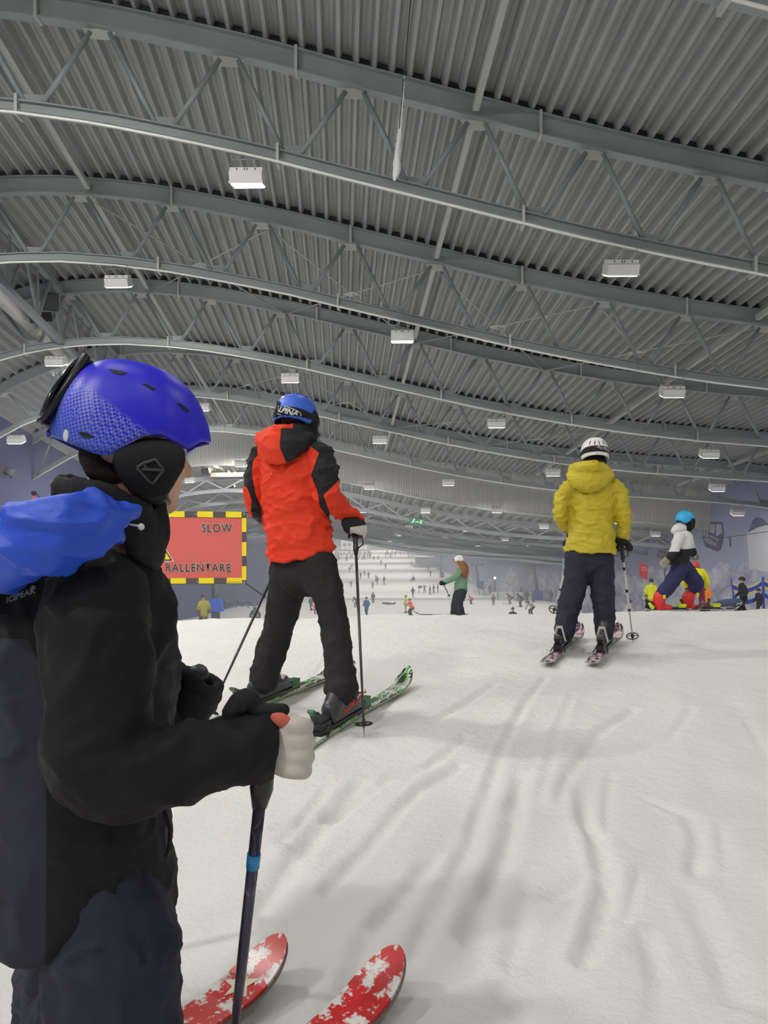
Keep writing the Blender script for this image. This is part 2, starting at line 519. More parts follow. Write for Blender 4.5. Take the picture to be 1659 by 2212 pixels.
# ------------------------------------------------------------------ walls
def mural_material():
    m = bpy.data.materials.new('mountain_mural')
    m.use_nodes = True
    nt = m.node_tree; N = nt.nodes; L = nt.links
    b = N['Principled BSDF']; b.inputs['Roughness'].default_value = 0.7; b.inputs['Specular IOR Level'].default_value = 0.2
    geo = N.new('ShaderNodeNewGeometry')
    sep = N.new('ShaderNodeSeparateXYZ'); L.new(geo.outputs['Position'], sep.inputs[0])
    # painted height above the piste
    hz = N.new('ShaderNodeMath'); hz.operation = 'MULTIPLY_ADD'; hz.inputs[1].default_value = 0.10; hz.inputs[2].default_value = 0.0
    L.new(sep.outputs['Y'], hz.inputs[0])
    h = N.new('ShaderNodeMath'); h.operation = 'ADD'; L.new(sep.outputs['Z'], h.inputs[0]); L.new(hz.outputs[0], h.inputs[1])
    ridge = N.new('ShaderNodeTexNoise'); ridge.noise_dimensions = '1D'; ridge.inputs['Scale'].default_value = 0.055; ridge.inputs['Detail'].default_value = 5; ridge.inputs['Roughness'].default_value = 0.55
    L.new(sep.outputs['Y'], ridge.inputs['W'])
    rs = N.new('ShaderNodeMath'); rs.operation = 'MULTIPLY_ADD'; rs.inputs[1].default_value = 12.0; rs.inputs[2].default_value = -3.2; L.new(ridge.outputs['Fac'], rs.inputs[0])
    df = N.new('ShaderNodeMath'); df.operation = 'SUBTRACT'; L.new(rs.outputs[0], df.inputs[0]); L.new(h.outputs[0], df.inputs[1])
    msk = N.new('ShaderNodeMapRange'); msk.inputs[1].default_value = -0.06; msk.inputs[2].default_value = 0.06; L.new(df.outputs[0], msk.inputs[0])
    rock = N.new('ShaderNodeTexNoise'); rock.inputs['Scale'].default_value = 0.9; rock.inputs['Detail'].default_value = 9; rock.inputs['Roughness'].default_value = 0.7; rock.inputs['Distortion'].default_value = 0.8
    mp = N.new('ShaderNodeMapping'); mp.inputs['Rotation'].default_value = (0.7, 0, 0); mp.inputs['Scale'].default_value = (0.5, 0.5, 0.9)
    L.new(geo.outputs['Position'], mp.inputs['Vector']); L.new(mp.outputs[0], rock.inputs['Vector'])
    rr = N.new('ShaderNodeValToRGB')
    rr.color_ramp.elements[0].position = 0.40; rr.color_ramp.elements[0].color = srgb(142, 142, 168)
    rr.color_ramp.elements[1].position = 0.62; rr.color_ramp.elements[1].color = srgb(205, 205, 212)
    e = rr.color_ramp.elements.new(0.5); e.color = srgb(172, 172, 194)
    L.new(rock.outputs['Fac'], rr.inputs[0])
    sky = N.new('ShaderNodeValToRGB')
    sky.color_ramp.elements[0].color = srgb(178, 180, 200); sky.color_ramp.elements[1].color = srgb(126, 130, 166)
    hn = N.new('ShaderNodeMapRange'); hn.inputs[1].default_value = -1.0; hn.inputs[2].default_value = 7.0; L.new(h.outputs[0], hn.inputs[0])
    L.new(hn.outputs[0], sky.inputs[0])
    mx = N.new('ShaderNodeMix'); mx.data_type = 'RGBA'; L.new(msk.outputs[0], mx.inputs[0]); L.new(sky.outputs[0], mx.inputs[6]); L.new(rr.outputs[0], mx.inputs[7])
    L.new(mx.outputs[2], b.inputs['Base Color'])
    return m
MURAL = mural_material()

DUSK = mat('dusky_wall_paint', srgb(92, 98, 132), rough=0.8, var=0.12, vscale=0.25)
def side_wall(name, u, s_list, label, thick, wm=None):
    v = []; f = []
    u_ = u
    for s in s_list:
        u = u_(s) if callable(u_) else u_
        top = hall(s, u, prof(u) + (0.6 if s < S_STEP else -0.9)); bot = Vector((top.x, top.y, G(top.x, top.y) - 0.6))
        if s < 4: bot.z = -1.0
        v += [bot, top]
        o = EU * thick
        v += [bot + o, top + o]
    for i in range(len(s_list) - 1):
        a, b = 4 * i, 4 * i + 4
        f += [(a, b, b + 1, a + 1), (a + 2, a + 3, b + 3, b + 2), (a + 1, b + 1, b + 3, a + 3)]
    o = link(name, from_arrays(name, v, f, [wm or MURAL]))
    return tag(o, label, kind='structure')
SL = [-16, -8, 0, 8, 16, 24, 32, S_STEP - 0.01, S_STEP, 45, 52, 60, S_WIDE - .02, S_WIDE, 78, 96, 110, 130, 146, 160, 180, 210, 250, 290, 334]
side_wall('wall_right', lambda s: UR if s < S_WIDE - .01 else float(np.interp(s, [S_WIDE, 100, 150, 200, 330], [31, 31, 30.5, 28, 26])), SL, 'long right wall painted with violet sky and snowy mountains', 0.3)
side_wall('wall_left', UL, SL, 'long left wall painted in dusky violet blue', -0.3, DUSK)

def step_wall():
    root = empty('wall_upper', hall(S_STEP, 0, 7), 'upright pale grey ribbed cladding where the roof steps down', None)
    tag(root, kind='structure')
    v = []; f = []
    u = UL; pitch = 0.125; i = 0
    pts = []
    while u < UR:
        for du, dy in ((0, 0), (0.4, 0), (0.5, 0.035), (0.9, 0.035)):
            pts.append((u + du * pitch, dy))
        u += pitch
    for u, dy in pts:
        t = hall(S_STEP, u, prof(u) + 0.5); b = hall(S_STEP, u, prof(u) - 1.6)
        v += [b + Vector((0, dy, 0)), t + Vector((0, dy, 0))]
    n = len(pts)
    f = [(2 * i, 2 * i + 2, 2 * i + 3, 2 * i + 1) for i in range(n - 1)]
    link('cladding_sheet', from_arrays('cladding_sheet', v, f, [CLAD]), root)
    m = MB(); vv, ff = sweep_arc(S_STEP - 0.05, UL, UR, -1.64, [(-.05, 0), (.05, 0), (.05, .07), (-.05, .07)], 48); m.add(vv, ff); m.obj('edge_trim', STEEL_PALE, root)
step_wall()

def end_wall(name, s, label, m_):
    us = np.linspace(UL - 0.5, (UR_FAR if s > 0 else UR) + 0.5, 24)
    v = []
    for u in us:
        t = hall(s, u, prof(max(u, UL)) + 1.0); v += [Vector((t.x, t.y, -17 if s > 0 else -1.5)), t]
    f = [(2 * i, 2 * i + 2, 2 * i + 3, 2 * i + 1) for i in range(len(us) - 1)]
    return tag(link(name, from_arrays(name, v, f, [m_])), label, kind='structure')
end_wall('wall_far', 331.0, 'pale wall at the foot of the far slope', mat('far_wall_paint', (0.55, 0.55, 0.56, 1), rough=0.8))
end_wall('wall_rear', -12.5, 'plain grey wall behind the photographer', CLAD)

# ------------------------------------------------------------------ lamps
def aim(d):
    return Vector(d).to_track_quat('-Z', 'Y')
lamp_proto = None
def lamp_mesh():
    hm = MB(); hm.box((0, 0, 0), (0.50, 0.34, 0.17)); hm.box((0, -0.172, -0.075), (0.52, 0.02, 0.03)); hm.box((0, 0.172, -0.075), (0.52, 0.02, 0.03))
    tm = MB()
    tm.box((0, 0, 0.12), (0.50, 0.22, 0.06))
    sl = MB()
    for x in (-0.14, -0.02, 0.02, 0.14): sl.box((x, -0.112, 0.125), (0.018, 0.006, 0.03))
    ln = MB(); ln.box((0, 0, -0.096), (0.46, 0.30, 0.02))
    wr = MB()
    for x in (-0.23, 0.23):
        wr.tube([(x, 0, 0.14), (x, 0, 0.40)], 0.006, 5)
    wr.tube([(-0.23, 0, 0.28), (0.23, 0, 0.28)], 0.008, 5)
    return [('housing', hm.mesh('lamp_housing_mesh', LAMP_WHITE)), ('gear_tray', tm.mesh('lamp_tray_mesh', LAMP_WHITE)), ('slots', sl.mesh('lamp_slot_mesh', LAMP_DARK)),
            ('lens', ln.mesh('lamp_lens_mesh', LENS)), ('hanger', wr.mesh('lamp_hanger_mesh', STEEL))]
LAMP_PARTS = lamp_mesh()
LAMP_LIGHT = bpy.data.lights.new('lamp_light', 'AREA')
LAMP_LIGHT.shape = 'RECTANGLE'; LAMP_LIGHT.size = 0.44; LAMP_LIGHT.size_y = 0.28
LAMP_LIGHT.energy = LAMP_POWER * 0.5; LAMP_LIGHT.color = LAMP_COLOR
LEFT_LIGHT = LAMP_LIGHT.copy(); LEFT_LIGHT.name = 'left_row_light'; LEFT_LIGHT.energy = LAMP_POWER * 3.4   # the brighter rows along the left of the hall
FAR_LIGHT = bpy.data.lights.new('far_lamp_light', 'AREA')     # one light for two rows of far lamps
FAR_LIGHT.shape = 'RECTANGLE'; FAR_LIGHT.size = 24.0; FAR_LIGHT.size_y = 8.0
FAR_LIGHT.energy = LAMP_POWER * 9; FAR_LIGHT.color = LAMP_COLOR
DEEP_LIGHT = FAR_LIGHT.copy(); DEEP_LIGHT.name = 'deep_lamp_light'; DEEP_LIGHT.energy = LAMP_POWER * 26; DEEP_LIGHT.size = 34.0; DEEP_LIGHT.size_y = 20.0
def make_lamp(k, u, label, group, tilt, light=LAMP_LIGHT, small=False):
    s = truss_s(k)
    c = hall(s - (1.2 if small else 0), u, prof(u) - 1.82)
    r = bpy.data.objects.new('hanging_lamp', None); COL.objects.link(r)
    r.location = c; r.rotation_euler = (tilt, 0, -0.02); r.empty_display_size = 0.1
    tag(r, label, 'lamp', group)
    for nm, me in LAMP_PARTS:
        if small and nm in ('hanger', 'slots'): continue
        o = bpy.data.objects.new(nm, me); COL.objects.link(o); o.parent = r
    if light is not None:
        l = bpy.data.objects.new('light', light); COL.objects.link(l); l.parent = r
        l.location = (0, 0, -0.112)
    return r
ORD = ['one', 'two', 'three', 'four', 'five', 'six', 'seven', 'eight', 'nine', 'ten', 'eleven', 'twelve', 'thirteen', 'fourteen', 'fifteen', 'sixteen']
LNAMES = {(0, -1.45): 'brightly lit lamp under the first arch, nearest to the iced cable', (0, 4.5): 'grey unlit-looking lamp under the first arch at the upper right',
          (1, -4.8): 'cream lamp left of the others, above the foreground blue helmet', (1, 1.35): 'lit lamp under the second arch in the middle of the roof',
          (1, 7.6): 'lamp under the second arch at the right edge', (2, -7.9): 'dim lamp far left beside the loudspeakers', (2, -1.45): 'white lamp just above the red skier\'s blue helmet',
          (2, 4.5): 'white lamp above and left of the white helmet', (2, 11.0): 'faint lamp right of the yellow skier under third arch', (3, -4.8): 'small lamp right beside the foreground blue helmet visor',
          (3, 1.35): 'small lamp right of the red skier\'s shoulder', (3, 7.6): 'small lamp left of the yellow skier\'s shoulder', (4, 4.5): 'small lamp against the upright ribbed wall'}
for k in range(-4, 6):
    for u in ((-7.9, -1.45, 4.5, 11.0, 17.3) if k % 2 == 0 else (-11.0, -4.8, 1.35, 7.6, 13.8)):
        if k < -2 and not (-8 < u < 12): continue
        lab = LNAMES.get((k, u))
        grp = 'hanging lamps under the near roof'
        if lab is None:
            lab = 'hanging lamp out of sight above and behind the photographer' if k < 0 else 'small hanging lamp under arch %s, %s' % (ORD[k], {-11.0: 'leftmost by the dusky wall', -7.9: 'leftmost near the girder', -4.8: 'second from the left', -1.45: 'left of the middle', 1.35: 'just right of the middle', 4.5: 'right of the middle', 7.6: 'second from the right', 11.0: 'second from the right wall', 13.8: 'rightmost by the mural', 17.3: 'rightmost by the mural wall'}[u])
        make_lamp(k, u, lab, grp, {(0, -1.45): 0.22, (1, 1.35): 0.10}.get((k, u), 0.34), None if u < -9 else LEFT_LIGHT if u < -3 else LAMP_LIGHT)
for k in list(range(6, 22)) + [25, 30, 36, 42, 48, 54, 60]:
    for u in ((-7.9, -1.45, 4.5, 11.0, 17.3, 23.5) if k % 2 == 0 else (-4.8, 1.35, 7.6, 13.8, 20.4)):
        if u > 19 and truss_s(k) < S_WIDE + 2: continue
        make_lamp(k, u, ('tiny white lamp in far hall row %s past the ribbed wall, %s' % (ORD[k - 6], {-7.9: 'first from left', -1.45: 'second from left', 4.5: 'third from left', 11.0: 'fourth from left', 17.3: 'fifth from left', 23.5: 'sixth from left', -4.8: 'first from left', 1.35: 'second from left', 7.6: 'third from left', 13.8: 'fourth from left', 20.4: 'fifth from left'}[u])) if k < 22 else 'one of the faintest white lamps deepest in the far hall', 'lamp rows of the far hall', 0.30, None, True)
    if k % 2 == 0 or k > 21:
        l = bpy.data.objects.new('far_lamp_row_light', FAR_LIGHT if k <= 21 else DEEP_LIGHT); COL.objects.link(l)
        wide = truss_s(k) > S_WIDE - 8
        l.location = hall(truss_s(k) + 2.5, 9.0 if wide else 3.5, prof(3.5) - 3.0); l.rotation_euler = (0, 0.10 if wide else 0.18, -PSI)
        if wide and k <= 21: l.scale = (1.6, 1, 1)

# ------------------------------------------------------------------ modelling tools for people and gear
def catmull(pts, n):
    pts = [np.asarray(p, float) for p in pts]
    P4 = [2 * pts[0] - pts[1]] + pts + [2 * pts[-1] - pts[-2]]
    out = []
    for i in range(1, len(P4) - 2):
        for j in range(n):
            t = j / n
            a, b, c, d = P4[i - 1], P4[i], P4[i + 1], P4[i + 2]
            out.append(0.5 * (2 * b + (c - a) * t + (2 * a - 5 * b + 4 * c - d) * t * t + (3 * b - a - 3 * c + d) * t ** 3))
    out.append(pts[-1])
    return out

def limb(pts, rads, lat=None, n=14, sub=4, round_caps=True):
    """closed tapered loft along joints; rads: r or (r_side, r_depth); lat: fixed side axis for flat sections"""
    k = len(pts)
    R = [(r, r) if not hasattr(r, '__len__') else r for r in rads]
    data = catmull([list(p) + list(r) for p, r in zip(pts, R)], sub)
    C = [Vector(d[:3]) for d in data]; RR = [(max(d[3], 0.002), max(d[4], 0.002)) for d in data]
    v = []; f = []; prev = None
    m = len(C)
    rings = []
    for i in range(m):
        t = (C[min(i + 1, m - 1)] - C[max(i - 1, 0)])
        t = t.normalized() if t.length > 1e-9 else Vector((0, 0, 1))
        if lat is not None:
            s = Vector(lat); s = (s - t * s.dot(t)).normalized()
        elif prev is None:
            s = t.cross(Vector((0.13, 0.2, 1)))
            if s.length < 1e-3: s = t.cross(Vector((0, 1, 0)))
            s.normalize()
        else:
            s = (prev - t * prev.dot(t)).normalized()
        prev = s
        u = t.cross(s)
        rings.append((C[i], s, u, RR[i], t))
    full = []
    if round_caps:
        c, s, u, r, t = rings[0]
        e = min(r)
        full += [(c - t * e * 0.85, s, u, (r[0] * .45, r[1] * .45)), (c - t * e * 0.5, s, u, (r[0] * .82, r[1] * .82))]
    full += [(c, s, u, r) for c, s, u, r, t in rings]
    if round_caps:
        c, s, u, r, t = rings[-1]
        e = min(r)
        full += [(c + t * e * 0.5, s, u, (r[0] * .82, r[1] * .82)), (c + t * e * 0.85, s, u, (r[0] * .45, r[1] * .45))]
    for c, s, u, r in full:
        for j in range(n):
            a = 2 * math.pi * j / n
            v.append(c + s * (math.cos(a) * r[0]) + u * (math.sin(a) * r[1]))
    q = len(full)
    for i in range(q - 1):
        for j in range(n):
            j2 = (j + 1) % n
            f.append((i * n + j, i * n + j2, (i + 1) * n + j2, (i + 1) * n + j))
    f.append(tuple(reversed(range(n)))); f.append(tuple((q - 1) * n + j for j in range(n)))
    return v, f

def ball(c, r, axes=None, n=14):
    """ellipsoid; r scalar or 3, axes optional 3x3 matrix"""
    r = (r, r, r) if not hasattr(r, '__len__') else r
    v = []; f = []
    m = n // 2 + 2
    for i in range(1, m):
        th = math.pi * i / m
        for j in range(n):
            ph = 2 * math.pi * j / n
            q = Vector((r[0] * math.sin(th) * math.cos(ph), r[1] * math.sin(th) * math.sin(ph), r[2] * math.cos(th)))
            v.append((axes @ q if axes is not None else q) + Vector(c))
    top = Vector((0, 0, r[2])); bot = Vector((0, 0, -r[2]))
    v.append((axes @ top if axes is not None else top) + Vector(c)); v.append((axes @ bot if axes is not None else bot) + Vector(c))
    for i in range(m - 2):
        for j in range(n):
            j2 = (j + 1) % n
            f.append((i * n + j, (i + 1) * n + j, (i + 1) * n + j2, i * n + j2))
    T, B = len(v) - 2, len(v) - 1
    for j in range(n):
        j2 = (j + 1) % n
        f.append((T, j, j2)); f.append((B, (m - 2) * n + j2, (m - 2) * n + j))
    return v, f

def boxvf(c, size, rot=None):
    m = MB(); m.box(c, size, rot)
    return m.v, m.f

TMP = bpy.data.scenes.new('tmp_modelling')
def fuse(lofts, voxel, smooth=2, name='body'):
    """melt overlapping closed shapes into one continuous skin"""
    m = MB()
    for v, f in lofts:
        m.add(v, f)
    me = bpy.data.meshes.new('tmp'); me.from_pydata(m.v, [], m.f)
    bm = bmesh.new(); bm.from_mesh(me); bmesh.ops.recalc_face_normals(bm, faces=bm.faces); bm.to_mesh(me); bm.free()
    o = bpy.data.objects.new('tmp', me); TMP.collection.objects.link(o)
    md = o.modifiers.new('r', 'REMESH'); md.mode = 'VOXEL'; md.voxel_size = voxel
    vl = TMP.view_layers[0]
    vl.update()
    dg = vl.depsgraph
    r = bpy.data.meshes.new_from_object(o.evaluated_get(dg))
    bpy.data.objects.remove(o); bpy.data.meshes.remove(me)
    r.name = name
    if smooth:
        n = len(r.vertices)
        co = np.empty(n * 3); r.vertices.foreach_get('co', co); co = co.reshape(-1, 3)
        e = np.empty(len(r.edges) * 2, int); r.edges.foreach_get('vertices', e); e = e.reshape(-1, 2)
        deg = np.bincount(e.ravel(), minlength=n).astype(float)[:, None]; deg[deg == 0] = 1
        for _ in range(smooth):
            acc = np.zeros_like(co)
            np.add.at(acc, e[:, 0], co[e[:, 1]]); np.add.at(acc, e[:, 1], co[e[:, 0]])
            co = 0.45 * co + 0.55 * acc / deg
        r.vertices.foreach_set('co', co.ravel())
    r.polygons.foreach_set('use_smooth', [True] * len(r.polygons))
    r.update()
    return r

def wrinkle(me, amp, scale, stretch=(1, 1, 1), seed=0, ridged=True, mask=None):
    n = len(me.vertices)
    co = np.empty(n * 3); me.vertices.foreach_get('co', co); co = co.reshape(-1, 3)
    no = np.empty(n * 3); me.vertices.foreach_get('normal', no); no = no.reshape(-1, 3)
    st = np.array(stretch)
    d = np.empty(n)
    off = Vector((seed * 3.7, seed * 1.3, seed * 2.1))
    for i in range(n):
        p = Vector(co[i] * scale * st) + off
        a = mnoise.noise(p)
        if ridged:
            a = max(0.0, 1 - abs(a) * 3.2) ** 1.5 - 0.35
            a = a * 0.75 + 0.3 * mnoise.noise(p * 1.7)
        d[i] = a
    if mask is not None:
        d *= np.array([mask(c) for c in co])
    co += no * (d[:, None] * amp)
    me.vertices.foreach_set('co', co.ravel())
    me.update()
    return me

def paint(me, fn):
    """assign material slots by face centre (and normal)"""
    idx = [fn(p.center, p.normal) for p in me.polygons]
    me.polygons.foreach_set('material_index', idx)
    me.update()
    return me

def with_mats(me, *ms):
    for m in ms: me.materials.append(m)
    return me

def pix(c, d=None):
    """flat elevation coordinates of a point, in photo pixels at its own distance"""
    q = d or c.y
    return CX + c.x / q * FPX, CY + (CAM.z - c.z) / q * FPX

def inpoly(x, y, poly):
    r = False
    j = len(poly) - 1
    for i in range(len(poly)):
        xi, yi = poly[i]; xj, yj = poly[j]
        if (yi > y) != (yj > y) and x < (xj - xi) * (y - yi) / (yj - yi) + xi:
            r = not r
        j = i
    return r

def basis(fwd, up=(0, 0, 1)):
    """columns: forward, left, up"""
    f = Vector(fwd).normalized(); l = Vector(up).cross(f).normalized(); u = f.cross(l)
    return Matrix((f, l, u)).transposed()

def polydist(x, y, poly):
    d = 1e9
    j = len(poly) - 1
    for i in range(len(poly)):
        ax, ay = poly[j]; bx, by = poly[i]
        dx, dy = bx - ax, by - ay
        t = max(0.0, min(1.0, ((x - ax) * dx + (y - ay) * dy) / (dx * dx + dy * dy + 1e-12)))
        d = min(d, math.hypot(x - ax - t * dx, y - ay - t * dy))
        j = i
    return d if inpoly(x, y, poly) else -d
def panels(me, fn):
    """cut of a two-colour garment: signed distance of every vertex to the seam, read by a panel material"""
    a = me.attributes.new('panel', 'FLOAT', 'POINT')
    a.data.foreach_set('value', [fn(v.co) for v in me.vertices])
def panel_mat(name, ca, cb, rough=0.65, bump=0.2, bscale=160, spec=0.3):
    if name in MATS: return MATS[name]
    m = mat(name, ca, rough=rough, bump=bump, bscale=bscale, spec=spec)
    nt = m.node_tree; b = nt.nodes['Principled BSDF']
    at = nt.nodes.new('ShaderNodeAttribute'); at.attribute_name = 'panel'
    gt = nt.nodes.new('ShaderNodeMath'); gt.operation = 'GREATER_THAN'; gt.inputs[1].default_value = 0.0
    mx = nt.nodes.new('ShaderNodeMix'); mx.data_type = 'RGBA'; mx.inputs[6].default_value = ca; mx.inputs[7].default_value = cb
    nt.links.new(at.outputs['Fac'], gt.inputs[0]); nt.links.new(gt.outputs[0], mx.inputs[0]); nt.links.new(mx.outputs[2], b.inputs['Base Color'])
    return m

# ---- head, helmet, goggle band
def head_lofts(c, M, s=1.0):
    """head with face: c is the middle of the skull, M columns forward/left/up, s scale (1 = adult, 0.23 m tall)"""
    T = lambda x, y, z: Vector(c) + M @ (Vector((x, y, z)) * s)
    L = [ball(T(-0.005, 0, 0.03), (0.098 * s, 0.078 * s, 0.095 * s), M, 16),
         ball(T(0.025, 0, -0.035), (0.070 * s, 0.062 * s, 0.085 * s), M, 14),
         limb([T(0.045, 0, -0.065), T(0.07, 0, -0.098)], [0.04 * s, 0.024 * s], n=10),
         limb([T(0.082, 0, 0.015), T(0.105, 0, -0.018), T(0.112, 0, -0.03)], [0.010 * s, 0.014 * s, 0.016 * s], n=8),
         limb([T(0.075, -0.035, 0.03), T(0.088, 0, 0.034), T(0.075, 0.035, 0.03)], [0.012 * s] * 3, n=8),
         limb([T(0.082, -0.022, -0.062), T(0.093, 0, -0.06), T(0.082, 0.022, -0.062)], [0.007 * s] * 3, n=8),
         limb([T(0.080, -0.018, -0.074), T(0.090, 0, -0.074), T(0.080, 0.018, -0.074)], [0.008 * s] * 3, n=8),
         limb([T(-0.02, 0, -0.06), T(-0.035, 0, -0.17)], [0.056 * s, 0.06 * s], n=12)]
    for q in (-1, 1):
        L.append(limb([T(0.0, 0.074 * q, 0.022), T(-0.012, 0.086 * q, 0.01), T(-0.004, 0.078 * q, -0.03)], [0.012 * s, 0.014 * s, 0.008 * s], n=8))
        L.append(ball(T(0.06, 0.042 * q, -0.02), 0.026 * s, None, 8))
    return L
def add_eyes(c, M, s, parent):
    W = mat('eye_white', (0.75, 0.74, 0.72, 1), rough=0.2); I = mat('eye_iris', (0.05, 0.035, 0.02, 1), rough=0.15)
    for q in (-1, 1):
        p = Vector(c) + M @ (Vector((0.076, 0.031 * q, 0.008)) * s)
        m = MB(); m.add(*ball(p, 0.0125 * s, None, 10), True); m.mi = 1; m.add(*ball(p + M @ Vector((0.008 * s, 0, 0)), 0.0062 * s, None, 8), True)
        m.obj('eye', [W, I], parent)

HEL_TOP = [(-.166, -.005), (-.167, .03), (-.151, .068), (-.118, .116), (-.091, .136), (-.056, .145), (-.016, .142), (.026, .131), (.064, .110), (.090, .083), (.111, .045), (.119, .016), (.121, .002)]
HEL_RIM = [(-.166, -.006), (-.128, -.022), (-.086, -.040), (-.062, -.044), (-.040, -.030), (-.002, -.006), (.028, -.003), (.050, -.016), (.075, -.027), (.099, -.010), (.121, -.006)]
def helmet_mesh(c, M, s=1.0, w=0.112, nx=44, na=36, off=0.0, rim=HEL_RIM):
    """shell of a ski helmet: side outline swept across the head; forward/left/up in M"""
    tx = np.array([p[0] for p in HEL_TOP]); tz = np.array([p[1] for p in HEL_TOP])
    # arc-length parameter of the crown line
    q = np.array(catmull(HEL_TOP, 6)); 
    seg = np.r_[0, np.cumsum(np.hypot(*np.diff(q, axis=0).T))]; seg /= seg[-1]
    rx = np.array([p[0] for p in rim]); rz = np.array([p[1] for p in rim])
    v = []; f = []
    for i in range(nx + 1):
        t = i / nx
        x = float(np.interp(t, seg, q[:, 0])); z = float(np.interp(t, seg, q[:, 1]))
        xr = min(max(x, rx[0]), rx[-1])
        zr = float(np.interp(xr, rx, rz))
        xn = (x + 0.022) / 0.146
        ww = w * max(0.0, 1 - abs(xn) ** 2.6) ** 0.5
        for j in range(na + 1):
            a = math.pi * j / na
            ca, sa = math.cos(a), math.sin(a)
            y = ww * math.copysign(abs(ca) ** 0.75, ca)
            zz = zr + (z - zr) * (sa ** 0.85)
            p = Vector((x, y, zz))
            if off:
                p += (p - Vector((-0.02, 0, 0.03))).normalized() * off
            v.append(Vector(c) + M @ (p * s))
    n = na + 1
    for i in range(nx):
        for j in range(na):
            f.append((i * n + j, i * n + j + 1, (i + 1) * n + j + 1, (i + 1) * n + j))
    return v, f
def solid_obj(name, v, f, m, parent, thick, loc=None):
    me = from_arrays(name, v, f, [m] if not isinstance(m, list) else m, True)
    bm = bmesh.new(); bm.from_mesh(me); bmesh.ops.remove_doubles(bm, verts=bm.verts, dist=1e-5); bmesh.ops.recalc_face_normals(bm, faces=bm.faces); bm.to_mesh(me); bm.free()
    o = link(name, me, parent, loc)
    md = o.modifiers.new('thick', 'SOLIDIFY'); md.thickness = min(thick, 0.006); md.offset = -1
    return o
def tree_of(v, f):
    return BVHTree.FromPolygons([Vector(p) for p in v], [list(q) for q in f])
def mesh_tree(me):
    return BVHTree.FromPolygons([p.co.copy() for p in me.vertices], [list(p.vertices) for p in me.polygons])
def shell_point(tree, c, M, az, el, off):
    d = M @ Vector((math.cos(el) * math.cos(az), math.cos(el) * math.sin(az), math.sin(el)))
    h = tree.ray_cast(Vector(c) + d * 0.6, -d)
    if h[0] is None: return Vector(c) + d * 0.13
    return h[0] + d * off
def band(tree, c, M, az0, az1, z0, z1, off=0.004, n=40, k=5):
    """strip lying on a shell between two elevation functions of azimuth"""
    v = []; f = []
    for i in range(n + 1):
        az = az0 + (az1 - az0) * i / n
        a, b = z0(az), z1(az)
        for j in range(k):
            v.append(shell_point(tree, c, M, az, a + (b - a) * j / (k - 1), off))
    for i in range(n):
        for j in range(k - 1):
            f.append((i * k + j, i * k + j + 1, (i + 1) * k + j + 1, (i + 1) * k + j))
    return v, f

# ---- lettering
def text_mesh(txt, size, bold=0.0, italic=0.0, spacing=1.0):
    cu = bpy.data.curves.new('t', 'FONT'); cu.body = txt; cu.size = size; cu.offset = bold; cu.shear = italic; cu.space_character = spacing
    cu.align_x = 'CENTER'; cu.align_y = 'CENTER'; cu.resolution_u = 3
    o = bpy.data.objects.new('t', cu); TMP.collection.objects.link(o)
    TMP.view_layers[0].update()
    me = bpy.data.meshes.new_from_object(o.evaluated_get(TMP.view_layers[0].depsgraph))
    bpy.data.objects.remove(o)
    return me
def flat_text(txt, size, c, right, up, m, parent, name='lettering', bold=0.0, italic=0.0, spacing=1.0, thick=0.002, squash=1.0):
    me = text_mesh(txt, size, bold, italic, spacing)
    r = Vector(right).normalized(); u = Vector(up).normalized(); n = r.cross(u)
    for v in me.vertices:
        v.co = Vector(c) + r * (v.co.x * squash) + u * v.co.y + n * thick
    me.materials.clear(); me.materials.append(m)
    return link(name, me, parent)
def draped_text(txt, size, c, right, up, tree, m, parent, name='lettering', bold=0.0, italic=0.0, spacing=1.0, off=0.0025, curve=0.0):
    """flat lettering pressed onto a surface along its facing direction"""
    me = text_mesh(txt, size, bold, italic, spacing)
    bm = bmesh.new(); bm.from_mesh(me)
    bmesh.ops.triangulate(bm, faces=bm.faces); bmesh.ops.subdivide_edges(bm, edges=[e for e in bm.edges if e.calc_length() > size * 0.25], cuts=2)
    r = Vector(right).normalized(); u = Vector(up).normalized(); n = r.cross(u)
    for v in bm.verts:
        p = Vector(c) + r * v.co.x + u * (v.co.y + curve * v.co.x * v.co.x)
        h = tree.ray_cast(p + n * 0.25, -n)
        v.co = (h[0] + n * off) if h[0] is not None else p
    bm.to_mesh(me); bm.free()
    me.materials.clear(); me.materials.append(m)
    return link(name, me, parent)

